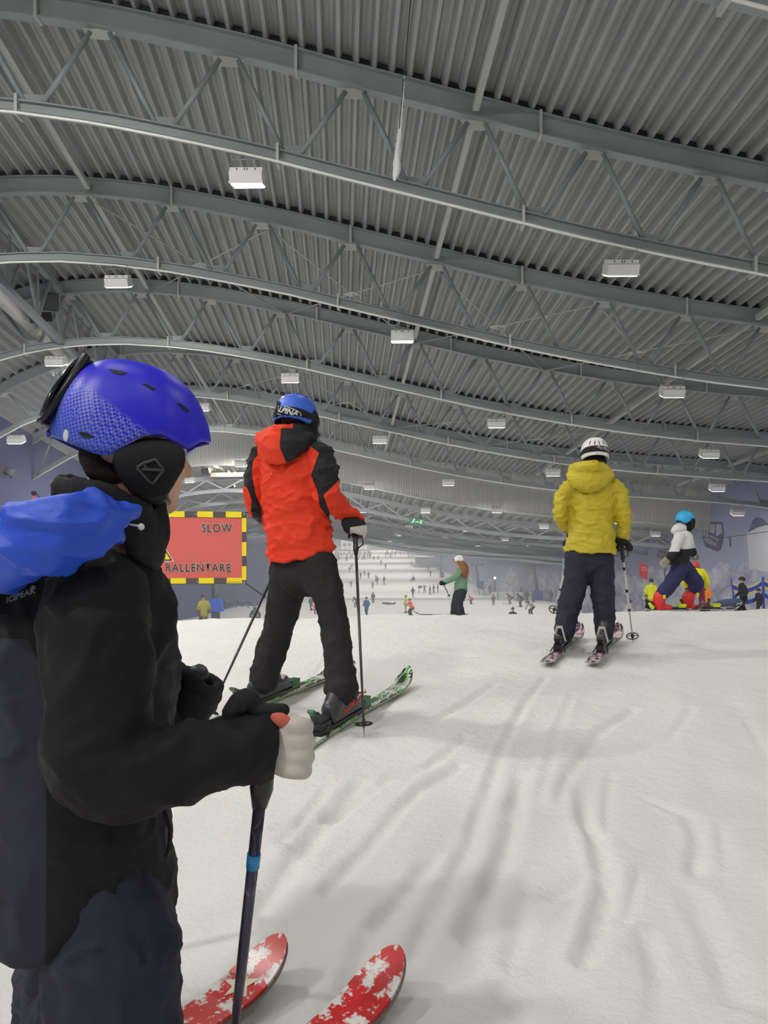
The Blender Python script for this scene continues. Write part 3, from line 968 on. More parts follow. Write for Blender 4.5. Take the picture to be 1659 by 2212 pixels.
# ---- gear: poles, skis, boots, gloves
def ski_pole(top, tip, label, shaft_m, grip_m, r=0.0085, marks=None, strap=True, basket=0.045, group='ski poles in hand', grip_len=0.15):
    top, tip = Vector(top), Vector(tip)
    d = (tip - top).normalized()
    L = (tip - top).length
    t = empty('ski_pole', tip, label, 'ski pole', group)
    m = MB(); m.tube([top + d * (grip_len * 0.8), top + d * (L * 0.6), tip - d * 0.05], [r, r * 0.92, r * 0.6], 10); m.obj('shaft', shaft_m, t)
    m = MB(); m.tube([top - d * 0.012, top, top + d * 0.02, top + d * 0.06, top + d * (grip_len * 0.75), top + d * grip_len], [r * 1.3, r * 2.3, r * 2.1, r * 1.7, r * 1.9, r * 1.2], 10); m.obj('grip', grip_m, t)
    b = tip - d * 0.07
    s = d.cross(Vector((0, 1, 0.2))).normalized(); u = d.cross(s)
    m = MB()
    ring = [b + s * (math.cos(a) * basket) + u * (math.sin(a) * basket) for a in np.linspace(0, 2 * math.pi, 17)]
    m.tube(ring, 0.005, 6, False)
    for a in (0.3, 1.87, 3.44, 5.0): m.beam(b + d * -0.01, b + s * (math.cos(a) * basket) + u * (math.sin(a) * basket), 0.012, 0.006)
    m.tube([b - d * 0.025, b + d * 0.012], [r * 1.2, r * 1.5], 8); m.obj('basket', grip_m, t)
    m = MB(); m.tube([tip - d * 0.055, tip], [r * 0.5, 0.002], 6); m.obj('tip', mat('pole_tip_steel', (0.4, 0.4, 0.42, 1), 0.3, 1.0), t)
    if strap:
        m = MB(); q = top + d * 0.01
        m.tube([q, q + s * 0.04 + u * 0.02 + d * 0.03, q + s * 0.045 + u * 0.02 + d * 0.08, q + s * 0.01 + d * 0.10], 0.005, 5); m.obj('strap', grip_m, t)
    for (a, b2, mm, nm) in (marks or []):
        m = MB(); m.tube([top + d * a, top + d * b2], r * 1.12, 10); m.obj(nm, mm, t)
    return t

def graphic(name, base, others, scale=9.0, snow=0.0, stretch=(1, 3, 1), seed=0.0):
    """printed topsheet with optional clinging snow, in the ski's own coordinates"""
    if name in MATS: return MATS[name]
    m = bpy.data.materials.new(name); m.use_nodes = True
    nt = m.node_tree; N = nt.nodes; L = nt.links; b = N['Principled BSDF']; b.inputs['Roughness'].default_value = 0.3
    tc = N.new('ShaderNodeTexCoord'); mp = N.new('ShaderNodeMapping'); mp.inputs['Scale'].default_value = stretch; mp.inputs['Location'].default_value = (seed, 0, 0)
    L.new(tc.outputs['Object'], mp.inputs['Vector'])
    vo = N.new('ShaderNodeTexNoise'); vo.inputs['Scale'].default_value = scale; vo.inputs['Detail'].default_value = 1.0; vo.inputs['Distortion'].default_value = 1.2
    L.new(mp.outputs[0], vo.inputs['Vector'])
    r = N.new('ShaderNodeValToRGB'); r.color_ramp.interpolation = 'CONSTANT'
    r.color_ramp.elements[0].color = base; r.color_ramp.elements[1].position = others[0][0]; r.color_ramp.elements[1].color = others[0][1]
    for p, c in others[1:]:
        e = r.color_ramp.elements.new(p); e.color = c
    L.new(vo.outputs['Fac'], r.inputs[0])
    out = r.outputs[0]
    if snow:
        n2 = N.new('ShaderNodeTexNoise'); n2.inputs['Scale'].default_value = 14; n2.inputs['Detail'].default_value = 8; n2.inputs['Roughness'].default_value = 0.7
        L.new(tc.outputs['Object'], n2.inputs['Vector'])
        mr = N.new('ShaderNodeMapRange'); mr.inputs[1].default_value = 0.62 - 0.25 * snow; mr.inputs[2].default_value = 0.66 - 0.25 * snow; L.new(n2.outputs['Fac'], mr.inputs[0])
        mx = N.new('ShaderNodeMix'); mx.data_type = 'RGBA'; mx.inputs[7].default_value = (0.82, 0.82, 0.81, 1); L.new(mr.outputs[0], mx.inputs[0]); L.new(out, mx.inputs[6]); out = mx.outputs[2]
    L.new(out, b.inputs['Base Color'])
    MATS[name] = m
    return m

def make_ski(name, tail, yaw_dir, length, label, top_m, edge_m, group, mount=None, bind_m=None, accent_m=None, w=(0.105, 0.070, 0.118), tip_up=0.10, z0=0.012, bs=1.0):
    """tail: ground point; yaw_dir: flat heading; mount: distance of boot heel from the tail"""
    d = Vector((yaw_dir[0], yaw_dir[1], 0)).normalized()
    root = bpy.data.objects.new(name, None); COL.objects.link(root)
    root.location = Vector((tail[0], tail[1], tail[2] + z0)); root.rotation_euler = (0, yaw_dir[2] if len(yaw_dir) > 2 else 0, math.atan2(d.y, d.x)); root.empty_display_size = 0.1
    tag(root, label, 'ski', group)
    def half(t):
        if t < 0.10: return w[0] / 2 * (0.86 + 1.4 * t)
        base = float(np.interp(t, [0.10, 0.5, 0.88], [w[0], w[1], w[2]])) / 2
        if t > 0.90: base = w[2] / 2 * max(0.0, 1 - ((t - 0.90) / 0.10) ** 2.2) ** 0.5
        return base
    def zz(t):
        return (tip_up * max(0, (t - 0.84) / 0.16) ** 1.8) + 0.012 * max(0, (0.06 - t) / 0.06)
    ts = list(np.linspace(0, 0.9, 30)) + list(np.linspace(0.91, 1.0, 14))
    def slab(th0, th1, inset):
        v = []; f = []
        for t in ts:
            h = max(half(t) - inset, 0.001)
            x = t * length; z = zz(t)
            v += [(x, -h, z + th0), (x, h, z + th0), (x, h, z + th1), (x, -h, z + th1)]
        for i in range(len(ts) - 1):
            a = 4 * i
            for j in range(4):
                f.append((a + j, a + (j + 1) % 4, a + 4 + (j + 1) % 4, a + 4 + j))
        f.append((0, 1, 2, 3)); k = 4 * (len(ts) - 1); f.append((k + 3, k + 2, k + 1, k))
        return v, f
    def add(nm, mb, mm, par=root):
        o = bpy.data.objects.new(nm, mb.mesh(nm, *(mm if isinstance(mm, list) else [mm]))); COL.objects.link(o); o.parent = par
        return o
    m = MB(); m.add(*slab(0, 0.008, 0)); add('base_and_edges', m, edge_m)
    m = MB(); m.add(*slab(0.008, 0.016, 0.004)); add('topsheet', m, top_m)
    if mount is not None:
        B = bind_m or BLACK; A = accent_m or B
        X = lambda x, y, z: (mount + x * bs, y, z)
        m = MB(); m.box(X(0.15, 0, 0.026), (0.52 * bs, 0.062, 0.02)); add('binding_plate', m, B)
        m = MB(); m.box(X(0.365, 0, 0.055), (0.09, 0.07, 0.045)); m.tube([X(0.33, -0.034, 0.06), X(0.31, -0.03, 0.06)], 0.012, 6); m.tube([X(0.33, 0.034, 0.06), X(0.31, 0.03, 0.06)], 0.012, 6); m.box(X(0.40, 0, 0.062), (0.05, 0.05, 0.03)); add('toe_piece', m, A)
        m = MB(); m.box(X(-0.055, 0, 0.05), (0.11, 0.06, 0.05)); m.prism([X(-0.02, -0.022, 0.06), X(-0.10, -0.022, 0.075), X(-0.135, -0.022, 0.14), X(-0.115, -0.022, 0.145), X(-0.065, -0.022, 0.10), X(0.0, -0.022, 0.10)], (0, 0.044, 0)); h = add('heel_piece', m, B)
        m = MB(); m.prism([X(-0.10, -0.018, 0.10), X(-0.16, -0.018, 0.155), X(-0.15, -0.018, 0.165), X(-0.085, -0.018, 0.118)], (0, 0.036, 0)); add('heel_lever', m, A, h)
        for sg in (-1, 1):
            m = MB(); m.beam(X(-0.02, 0.04 * sg, 0.05), X(-0.09, 0.058 * sg, 0.012), 0.008, 0.006); add('ski_brake', m, B, h)
    return root

def ski_boot(heel, dirv, lean, s=1.0, voxel=0.010):
    """lofts of a ski boot standing at heel, pointing along dirv (flat); returns function to world and shapes"""
    d = Vector((dirv[0], dirv[1], 0)).normalized(); M = basis(d)
    T = lambda x, y, z: Vector(heel) + M @ (Vector((x, y, z)) * s)
    L = [limb([T(0.03, 0, 0.045), T(0.12, 0, 0.045), T(0.22, 0, 0.042), T(0.285, 0, 0.036)], [(0.042 * s, 0.045 * s), (0.044 * s, 0.045 * s), (0.05 * s, 0.04 * s), (0.036 * s, 0.028 * s)], M.col[1]),
         boxvf(T(0.155, 0, 0.012), (0.315 * s, 0.07 * s, 0.024 * s), M),
         limb([T(0.055, 0, 0.05), T(0.08 + lean * .3, 0, 0.12), T(0.095 + lean, 0, 0.17)], [(0.044 * s, 0.052 * s), (0.044, 0.052), (0.042, 0.050)], M.col[1]),
         limb([T(0.17, 0, 0.07), T(0.12 + lean * .5, 0, 0.16)], [0.042 * s, 0.045 * s], M.col[1])]
    return L, T, M

def glove_lofts(c, axis, towards, s=1.0, mitten=False, thumb_up=1):
    """closed hand round a pole. c: centre of the grip, axis: pole axis (up the pole), towards: wrist -> knuckles"""
    z = Vector(axis).normalized(); y = Vector(towards); y = (y - z * y.dot(z)).normalized(); x = y.cross(z) * thumb_up
    T = lambda a, b, e: Vector(c) + (x * a + y * b + z * e) * s
    L = [limb([T(-.03, -.075, 0), T(-.034, -.045, 0), T(-.034, 0.0, 0), T(-.028, .035, 0)], [(0.030 * s, 0.026 * s), (0.040 * s, 0.022 * s), (0.046 * s, 0.020 * s), (0.044 * s, 0.018 * s)], z)]
    for i, (e, ln) in enumerate(((.034, .92), (.012, 1.0), (-.011, .97), (-.033, .84))):
        L.append(limb([T(-.026, .028, e), T(-.006, .052 * ln, e), T(.028, .042 * ln, e), T(.040 * ln, .008, e), T(.030, -.018 * ln, e)], [0.0125 * s, 0.0125 * s, 0.012 * s, 0.0115 * s, 0.010 * s], n=10, sub=3))
    L.append(limb([T(-.028, -.05, .026), T(-.008, -.046, .046), T(.024, -.028, .052), T(.036, .004, .050)], [0.015 * s, 0.015 * s, 0.013 * s, 0.011 * s], n=10, sub=3))
    return L

# ------------------------------------------------------------------ people: one continuous body each, clothing as parts
SKIN = mat('skin', srgb(206, 160, 132), rough=0.5, var=0.06, vscale=30)
def body(label, J, hc, HM, hs, s, foot, skin=SKIN, voxel=0.014, group='skiers on the upper platform'):
    """J: joints in world space. The body runs through all clothing as one skin."""
    L = head_lofts(hc, HM, hs)
    mid = lambda a, b: (Vector(a) + Vector(b)) / 2
    lat = (Vector(J['sr']) - Vector(J['sl'])).normalized()
    ch = mid(J['sl'], J['sr']); pel = mid(J['hl'], J['hr'])
    nk = Vector(hc) + HM @ Vector((-0.035, 0, -0.15)) * hs
    L.append(limb([pel - Vector((0, 0, 0.05)) * s, pel + (ch - pel) * 0.4, ch + Vector((0, 0, -0.06)) * s, ch, nk], [(0.13 * s, 0.09 * s), (0.12 * s, 0.085 * s), (0.15 * s, 0.09 * s), (0.13 * s, 0.07 * s), 0.05 * s], lat))
    for q in 'lr':
        L.append(limb([J['s' + q], J['e' + q], J['w' + q]], [0.036 * s, 0.026 * s, 0.020 * s]))
        a = J.get('ax' + q)
        if a is not None:
            L += glove_lofts(J['g' + q], a, J.get('to' + q) or (Vector(J['g' + q]) - Vector(J['e' + q])), 0.78 * s, thumb_up=1 if q == 'l' else -1)
            L.append(limb([J['w' + q], J['g' + q]], [0.024 * s, 0.02 * s]))
        L.append(limb([J['h' + q], J['k' + q], J['a' + q]], [0.062 * s, 0.040 * s, 0.028 * s]))
        t = J['t' + q]
        L.append(limb([J['a' + q], Vector(t)], [0.036 * s, 0.028 * s]))
    me = fuse(L, voxel, 1, 'person')
    me.materials.append(skin)
    o = link('person', me, None, foot)
    tag(o, label, 'person', group)
    return o

def cloth(name, lofts, ms, parent, voxel, wr=None, smooth=2, fn=None, pan=None):
    me = fuse(lofts, voxel, smooth, name)
    for a in (wr or []):
        wrinkle(me, *a[:3], seed=a[3] if len(a) > 3 else 0, mask=a[4] if len(a) > 4 else None)
    for m in ms: me.materials.append(m)
    if fn: paint(me, fn)
    if pan: panels(me, pan)
    return link(name, me, parent)

FAB_BLACK = mat('black_fabric', (0.016, 0.016, 0.019, 1), rough=0.75, bump=0.25, bscale=180, spec=0.25)
FAB_CHAR = mat('charcoal_fabric', (0.024, 0.023, 0.024, 1), rough=0.8, bump=0.25, bscale=160, spec=0.25)
FAB_RED = mat('orange_red_fabric', srgb(232, 64, 36), rough=0.62, bump=0.2, bscale=160)
RED_BLACK = panel_mat('orange_red_and_black_fabric', srgb(232, 64, 36), (0.016, 0.016, 0.019, 1))
FAB_YEL = mat('mustard_fabric', srgb(196, 178, 44), rough=0.62, bump=0.2, bscale=160)
FAB_NAVY = mat('navy_fabric', (0.014, 0.015, 0.032, 1), rough=0.75, bump=0.2, bscale=160)
GLOVE_W = mat('pale_leather', (0.62, 0.58, 0.52, 1), rough=0.6, bump=0.2, bscale=90)
PRINT_W = mat('white_print', (0.72, 0.72, 0.72, 1), rough=0.5)
PRINT_G = mat('grey_print', (0.42, 0.42, 0.43, 1), rough=0.5)

# =========================================================== skier in the orange red jacket
def red_skier():
    D = 4.55
    q = lambda px, py, d=D: P(px, py, d)
    sd = Vector((0.37, 0.929, 0))
    heel_r = Vector((-0.300, 4.08, 0.062)); heel_l = Vector((-0.79, 4.58, 0.062))
    sd_l = Vector((0.40, 0.915, 0))
    foot = Vector((-0.45, 4.45, 0.03))
    lat = Vector((0.95, -0.30, 0)).normalized()
    J = dict(sl=q(566, 992, 4.62), sr=q(694, 992, 4.45), el=q(545, 1072, 4.66), er=q(707, 1078, 4.42), wl=q(600, 1130, 4.86), wr=q(757, 1117, 4.58),
             hl=q(622, 1218, 4.62), hr=q(690, 1218, 4.50), kl=q(600, 1360, 4.72), kr=q(721, 1348, 4.36), al=q(572, 1478, 4.62), ar=q(738, 1502, 4.20))
    J['tl'] = heel_l + sd_l * 0.22 + Vector((0, 0, .03)); J['tr'] = heel_r + sd * 0.22 + Vector((0, 0, .03))
    # poles
    tip_r = on_ground(787, 1593); top_r = q(767, 1149, 4.55)
    ax_r = (top_r - tip_r).normalized()
    top_l = q(622, 1172, 4.80); tip_l = on_ground(443, 1562)
    ax_l = (top_l - tip_l).normalized()
    J['gr'] = top_r - ax_r * 0.012 + ax_r * 0.03; J['axr'] = ax_r
    J['gl'] = top_l - ax_l * 0.06; J['axl'] = ax_l; J['tor'] = Vector((0.75, 0.5, -0.3)); J['tol'] = Vector((0.5, 0.5, -0.3))
    hc = q(645, 905, 4.56); HM = basis((0.42, 0.90, -0.02))
    p = body('person in orange red jacket and charcoal trousers, seen from behind', J, hc, HM, 1.04, 1.05, foot)
    # trousers
    L = [limb([q(571, 1470, 4.63), q(576, 1440, 4.66), q(600, 1362, 4.72), q(614, 1305, 4.70), q(628, 1225, 4.62)], [.092, .093, .098, .105, .125]),
         limb([q(737, 1490, 4.21), q(734, 1450, 4.26), q(722, 1348, 4.36), q(706, 1280, 4.44), q(684, 1222, 4.52)], [.098, .088, .085, .100, .128]),
         limb([q(656, 1245, 4.58), q(655, 1205, 4.58), q(655, 1160, 4.58)], [(.17, .135), (.185, .135), (.16, .12)], lat)]
    cloth('trousers', L, [FAB_CHAR], p, 0.012, [(0.013, 6, (1, 1, 1.4), 3), (0.006, 20, (1, 1, 1), 4)])
    # jacket: torso, sleeves, collar
    jl = [limb([q(651, 1206, 4.57), q(648, 1180, 4.57), q(640, 1110, 4.56), q(634, 1045, 4.55), q(632, 990, 4.54), q(636, 955, 4.54), q(644, 925, 4.54)],
               [(.202, .165), (.206, .165), (.196, .155), (.204, .150), (.196, .130), (.13, .10), (.085, .085)], lat, sub=6, n=24, round_caps=False),
          limb([q(690, 985, 4.46), q(701, 1020, 4.42), q(708, 1072, 4.42), q(732, 1098, 4.50), q(765, 1121, 4.60)], [.088, .080, .074, .066, .058]),
          limb([q(572, 985, 4.62), q(556, 1022, 4.66), q(547, 1070, 4.66), q(566, 1105, 4.74), q(604, 1133, 4.87)], [.085, .074, .070, .062, .055])]
    z3 = lambda x, y: (420 + x / 2.602, 830 + y / 2.602)
    blk_r = [z3(*a) for a in ((600, 300), (640, 340), (700, 385), (655, 510), (690, 600), (705, 690), (760, 760), (830, 800), (880, 830), (845, 790), (765, 735), (725, 625), (806, 545), (900, 480), (800, 300), (700, 280))]
    blk_l = [z3(*a) for a in ((350, 280), (355, 400), (330, 430), (322, 500), (345, 620), (378, 700), (378, 800), (330, 760), (316, 700), (322, 650), (296, 580), (240, 560), (260, 400))]
    def jf(c):
        x, y = pix(c)
        return max(polydist(x, y, blk_r), polydist(x, y, blk_l))
    jk = cloth('jacket', jl, [RED_BLACK], p, 0.0085, [(0.022, 6, (1, 1, 1.5), 1), (0.013, 13, (1, 1, 1.8), 2)], 2, None, jf)
    # hood hanging on the back, half red half black
    hl = [limb([q(566, 948, 4.47), q(590, 968, 4.40), q(622, 966, 4.39), q(655, 953, 4.42), q(676, 950, 4.48)], [(.045, .05), (.095, .06), (.085, .06), (.06, .05), (.035, .035)], Vector((0, 0, 1))),
          limb([q(580, 940, 4.46), q(612, 935, 4.43), q(650, 937, 4.46)], [.05, .055, .05]),
          limb([q(612, 935, 4.52), q(640, 922, 4.46), q(668, 930, 4.52), q(678, 942, 4.60)], [.03, .035, .035, .03])]
    def hf(c):
        x, y = pix(c)
        return min(x - (607 - (y - 925) * 0.08 + max(0, (y - 965)) * 0.5), max(y - 925, x - 633))
    hd = cloth('hood', hl, [RED_BLACK], jk, 0.0085, [(0.014, 11, (1, 1, 1), 6)], 2, None, hf)
    # neck gaiter
    m = MB(); m.add(*limb([q(654, 950, 4.56), q(652, 928, 4.56), q(648, 908, 4.555), q(646, 893, 4.555)], [.088, .095, .112, .106]), True); m.obj('neck_gaiter', FAB_BLACK, p)
    # helmet
    B = mat('blue_helmet_shell', srgb(52, 98, 214), rough=0.42, spec=0.5)
    hC = q(643, 903, 4.56)
    M2 = basis((0.40, 0.91, 0.05))
    v, f = helmet_mesh(hC, M2, 0.96, w=0.122)
    hm = solid_obj('helmet', v, f, B, p, 0.012)
    tr = tree_of(v, f)
    v2, f2 = band(tr, hC, M2, math.pi - 2.2, math.pi + 2.2, lambda a: -0.02 + 0.26 * math.cos(a - math.pi + 0.1) - 0.20, lambda a: 0.26 + 0.30 * math.cos(a - math.pi + 0.1) - 0.20, 0.004, 60)
    st = solid_obj('goggle_strap', v2, f2, FAB_BLACK, hm, 0.003)
    ctr = shell_point(tr, hC, M2, math.pi + 0.0, 0.19, 0)
    tr2 = tree_of(v2, f2)
    rt = Vector((0.93, -0.25, -0.26)); upv = Vector((0.22, -0.10, 0.96))
    draped_text('ALPINA', 0.044, ctr + Vector((0.012, 0, 0.0)), rt, upv, tr2, PRINT_W, st, 'strap_lettering', bold=0.0012, italic=0.25, off=0.002)
    # strap oval outline
    rr = rt.normalized(); uu = (upv - rr * upv.dot(rr)).normalized(); nn = rr.cross(uu)
    pts = []
    for a in np.linspace(0, 2 * math.pi, 49):
        g = ctr + Vector((0.004, 0, 0)) + rr * (0.098 * math.cos(a)) + uu * (0.027 * math.sin(a))
        h = tr2.ray_cast(g + nn * 0.2, -nn)
        if h[0] is not None: pts.append(h[0] + nn * 0.0015)
    m = MB(); m.tube(pts, 0.0022, 5, False); m.obj('strap_oval', PRINT_W, st)
    m = MB(); a1 = shell_point(tr, hC, M2, math.pi - 0.35, 0.55, 0.006); a2 = shell_point(tr, hC, M2, math.pi - 0.35, 0.0, 0.007)
    m.tube([a1, (a1 + a2) / 2 + Vector((0, -0.008, 0)), a2], [0.012, 0.013, 0.012], 8); m.obj('strap_clip', BLACK, hm)
    for az, el in ((math.pi + 0.55, 1.22), (math.pi + 1.5, 1.1)):
        m = MB(); c = shell_point(tr, hC, M2, az, el, -0.001); m.add(*ball(c, (0.012, 0.009, 0.006), None, 10)); m.obj('vent', BLACK, hm)
    m = MB(); c = shell_point(tr, hC, M2, math.pi - 0.3, 0.80, 0.001); nrm = (c - hC).normalized(); Mx = basis(nrm); m.box(c, (0.002, 0.028, 0.018), Mx); m.obj('sticker', PRINT_W, hm)
    # ear pads and goggles in front
    for sg in (-1, 1):
        m = MB(); m.add(*limb([hC + M2 @ Vector((0.0, 0.10 * sg, -0.01)), hC + M2 @ Vector((0.0, 0.092 * sg, -0.09))], [0.035, 0.03]), True); m.obj('ear_pad', FAB_BLACK, hm)
    G_ = mat('goggle_lens', (0.02, 0.02, 0.03, 1), rough=0.08, spec=0.9)
    m = MB(); m.add(*limb([hC + M2 @ Vector((0.072, 0.088, -0.02)), hC + M2 @ Vector((0.116, 0.05, -0.025)), hC + M2 @ Vector((0.128, 0, -0.025)), hC + M2 @ Vector((0.116, -0.05, -0.025)), hC + M2 @ Vector((0.072, -0.088, -0.02))], [(.042, .02)] * 5, M2.col[2]), True); m.obj('goggles', G_, p)
    # gloves
    gm = fuse(glove_lofts(J['gr'], ax_r, Vector((0.75, 0.5, -0.3)), 1.18, thumb_up=-1) + [limb([J['wr'], J['gr'] - Vector((.03, .02, -.01))], [.052, .042])], 0.005, 1, 'glove')
    with_mats(gm, panel_mat('black_and_pale_leather', (0.016, 0.016, 0.019, 1), (0.62, 0.58, 0.52, 1))); panels(gm, lambda c: (lambda x, y: min(y - 1137 + (x - 770) * 0.15, x - 756))(*pix(c))); link('glove', gm, p)
    gm = fuse(glove_lofts(J['gl'], ax_l, Vector((0.5, 0.5, -0.3)), 1.18) + [limb([J['wl'], J['gl'] - Vector((.03, .02, -.01))], [.052, .042])], 0.006, 1, 'glove')
    with_mats(gm, FAB_BLACK); link('glove', gm, p)
    # boots
    BOOT = mat('dark_boot_shell', (0.035, 0.036, 0.042, 1), rough=0.35, spec=0.5)
    RED_P = mat('red_boot_print', srgb(225, 60, 40), rough=0.5)
    METAL = mat('buckle_metal', (0.45, 0.45, 0.47, 1), rough=0.35, metal=0.9)
    for heel, dv, side in ((heel_r, sd, 1), (heel_l, sd_l, 0)):
        L, T, M = ski_boot(heel, dv, 0.03, 1.28)
        me = with_mats(fuse(L, 0.008, 1, 'ski_boot'), BOOT); bt = link('ski_boot', me, p)
        for i, (x, z) in enumerate(((0.225, 0.075), (0.185, 0.105), (0.165, 0.17), (0.175, 0.225))):
            m = MB(); m.box(T(x - .012, -0.035, z - .008), (0.04, 0.035, 0.014), M @ Matrix.Rotation(-0.5, 3, 'Y')); m.obj('buckle', METAL, bt)
        if side:
            draped_text('NORDICA', 0.058, T(0.175, -0.06, 0.052), M @ Vector((0.96, 0, 0.25)), M @ Vector((-0.25, 0, 0.96)), mesh_tree(me) if False else BVHTree.FromPolygons([vv.co + wloc(bt) for vv in me.vertices], [list(pp.vertices) for pp in me.polygons]), RED_P, bt, 'boot_lettering', bold=0.001)
    # gear
    SH = mat('brown_grey_pole', (0.075, 0.062, 0.068, 1), rough=0.3, metal=0.4)
    ski_pole(top_r, tip_r, 'dark ski pole planted right of the orange red jacket skier', SH, BLACK, 0.0085)
    ski_pole(top_l, tip_l, 'dark ski pole slanting left of the orange red jacket skier', SH, BLACK, 0.0085)
    TOP = graphic('green_white_topsheet', srgb(196, 204, 196), [(0.47, srgb(30, 32, 30)), (0.52, srgb(206, 210, 204)), (0.58, srgb(64, 190, 40)), (0.63, srgb(40, 60, 40))], 5.0, 0.25, (1, 2.4, 1))
    ED = mat('pale_green_edge', srgb(168, 176, 140), rough=0.3)
    GRN = mat('green_binding', srgb(28, 92, 44), rough=0.4)
    tail_r = heel_r - sd * 0.40; tail_l = heel_l - sd_l * 0.46
    make_ski('ski', (tail_r.x, tail_r.y, 0.0), sd, 1.68, 'green and white ski with black graphics, right foot of orange red skier', TOP, ED, 'skis of the orange red jacket skier', 0.40, BLACK, GRN, bs=1.28)
    make_ski('ski', (tail_l.x, tail_l.y, 0.0), sd_l, 1.62, 'green and white ski partly hidden behind the orange red skier\'s legs', TOP, ED, 'skis of the orange red jacket skier', 0.46, BLACK, GRN, bs=1.28)
red_skier()

# =========================================================== skier in the mustard yellow jacket
def yellow_skier():
    D = 6.42
    z4 = lambda x, y, d=D: P(1130 + x / 4.0207, 930 + y / 4.0207, d)
    sdl = Vector((0.40, 0.92, 0)).normalized(); sdr = Vector((0.41, 0.91, 0)).normalized()
    tail_l = Vector((1.21, 5.76, 0.03)); tail_r = Vector((1.545, 5.74, 0.03))
    heel_l = tail_l + sdl * 0.56 + Vector((0, 0, 0.062)); heel_r = tail_r + sdr * 0.54 + Vector((0, 0, 0.062))
    foot = Vector((1.7, 6.4, 0.04))
    lat = Vector((0.985, -0.17, 0)).normalized()
    J = dict(sl=z4(395, 500), sr=z4(815, 510), el=z4(318, 720, 6.42), er=z4(872, 720, 6.38), wl=z4(430, 850, 6.66), wr=z4(868, 925, 6.44),
             hl=z4(490, 1080), hr=z4(675, 1080), kl=z4(430, 1440, 6.42), kr=z4(690, 1440, 6.40), al=z4(356, 1770, 6.36), ar=z4(715, 1785, 6.34))
    J['tl'] = heel_l + sdl * .2 + Vector((0, 0, .03)); J['tr'] = heel_r + sdr * .2 + Vector((0, 0, .03))
    tip_r = on_ground(1368, 1393) + Vector((0, 0, 0.02)); top_r = z4(852, 1005, 6.46)
    ax_r = (top_r - tip_r).normalized()
    top_l = z4(455, 930, 6.75); tip_l = z4(258, 1600, 7.35); ax_l = (top_l - tip_l).normalized()
    J['gr'] = top_r + ax_r * 0.015; J['axr'] = ax_r; J['gl'] = top_l - ax_l * 0.05; J['axl'] = ax_l; J['tor'] = Vector((0.0, 1.0, -0.2)); J['tol'] = Vector((0.3, 0.7, -0.3))
    hc = z4(617, 215, 6.42); HM = basis((0.10, 0.995, 0.02))
    p = body('person in mustard yellow jacket with white helmet, seen from behind', J, hc, HM, 0.96, 0.95, foot)
    L = [limb([z4(357, 1745, 6.34), z4(375, 1640, 6.38), z4(420, 1460, 6.40), z4(462, 1280, 6.42), z4(492, 1080, 6.42)], [.088, .092, .100, .105, .118]),
         limb([z4(708, 1752, 6.33), z4(708, 1640, 6.38), z4(695, 1460, 6.38), z4(680, 1280, 6.41), z4(668, 1080, 6.42)], [.080, .088, .098, .105, .118]),
         limb([z4(580, 1150), z4(580, 1050), z4(580, 960)], [(.175, .13), (.18, .13), (.16, .12)], lat)]
    cloth('trousers', L, [FAB_NAVY], p, 0.013, [(0.013, 7, (1, 1, 1.5), 11), (0.006, 22, (1, 1, 1), 12)])
    jl = [limb([z4(588, 1056), z4(590, 1000), z4(592, 880), z4(592, 760), z4(590, 620), z4(595, 500), z4(602, 420), z4(610, 350), z4(614, 290)],
               [(.218, .165), (.208, .158), (.188, .145), (.178, .138), (.190, .140), (.188, .125), (.15, .105), (.10, .09), (.085, .085)], lat, sub=5, n=24, round_caps=False),
          limb([z4(800, 500, 6.40), z4(842, 570, 6.38), z4(866, 720, 6.37), z4(872, 830, 6.40), z4(868, 935, 6.45)], [.080, .072, .066, .060, .054]),
          limb([z4(405, 500, 6.42), z4(352, 570, 6.42), z4(325, 700, 6.42), z4(345, 790, 6.48), z4(430, 850, 6.66)], [.078, .070, .064, .058, .052])]
    jk = cloth('jacket', jl, [FAB_YEL], p, 0.0095, [(0.020, 7, (1, 1, 2.2), 21), (0.012, 14, (1, 1, 2.0), 22)])
    hl = [limb([z4(418, 395, 6.36), z4(480, 440, 6.30), z4(580, 455, 6.28), z4(680, 430, 6.30), z4(752, 385, 6.36)], [(.04, .05), (.07, .06), (.08, .065), (.07, .06), (.035, .05)], Vector((0, 0, 1))),
          limb([z4(435, 345, 6.40), z4(500, 330, 6.32), z4(600, 318, 6.29), z4(690, 335, 6.34), z4(738, 372, 6.40)], [.05, .055, .058, .05, .04])]
    cloth('hood', hl, [FAB_YEL], jk, 0.009, [(0.012, 14, (1, 1, 2.0), 25)])
    Wm = mat('white_helmet_shell', (0.80, 0.80, 0.79, 1), rough=0.35)
    hC = z4(617, 190, 6.42) + Vector((0, 0, -0.02)); M2 = basis((0.10, 0.995, 0.04))
    v, f = helmet_mesh(hC, M2, 0.98, w=0.116)
    hm = solid_obj('helmet', v, f, Wm, p, 0.012)
    tr = tree_of(v, f)
    v2, f2 = band(tr, hC, M2, math.pi - 2.2, math.pi + 2.2, lambda a: 0.02 + 0.34 * math.cos(a - math.pi) - 0.22, lambda a: 0.33 + 0.34 * math.cos(a - math.pi) - 0.22, 0.004, 60)
    st = solid_obj('goggle_strap', v2, f2, FAB_BLACK, hm, 0.003)
    tr2 = tree_of(v2, f2)
    draped_text('ALPINA', 0.04, shell_point(tr, hC, M2, math.pi + 0.38, 0.28, 0), Vector((0.93, 0.0, -0.30)), Vector((0.30, 0, 0.93)), tr2, PRINT_G, st, 'strap_lettering', bold=0.001, italic=0.25, off=0.002)
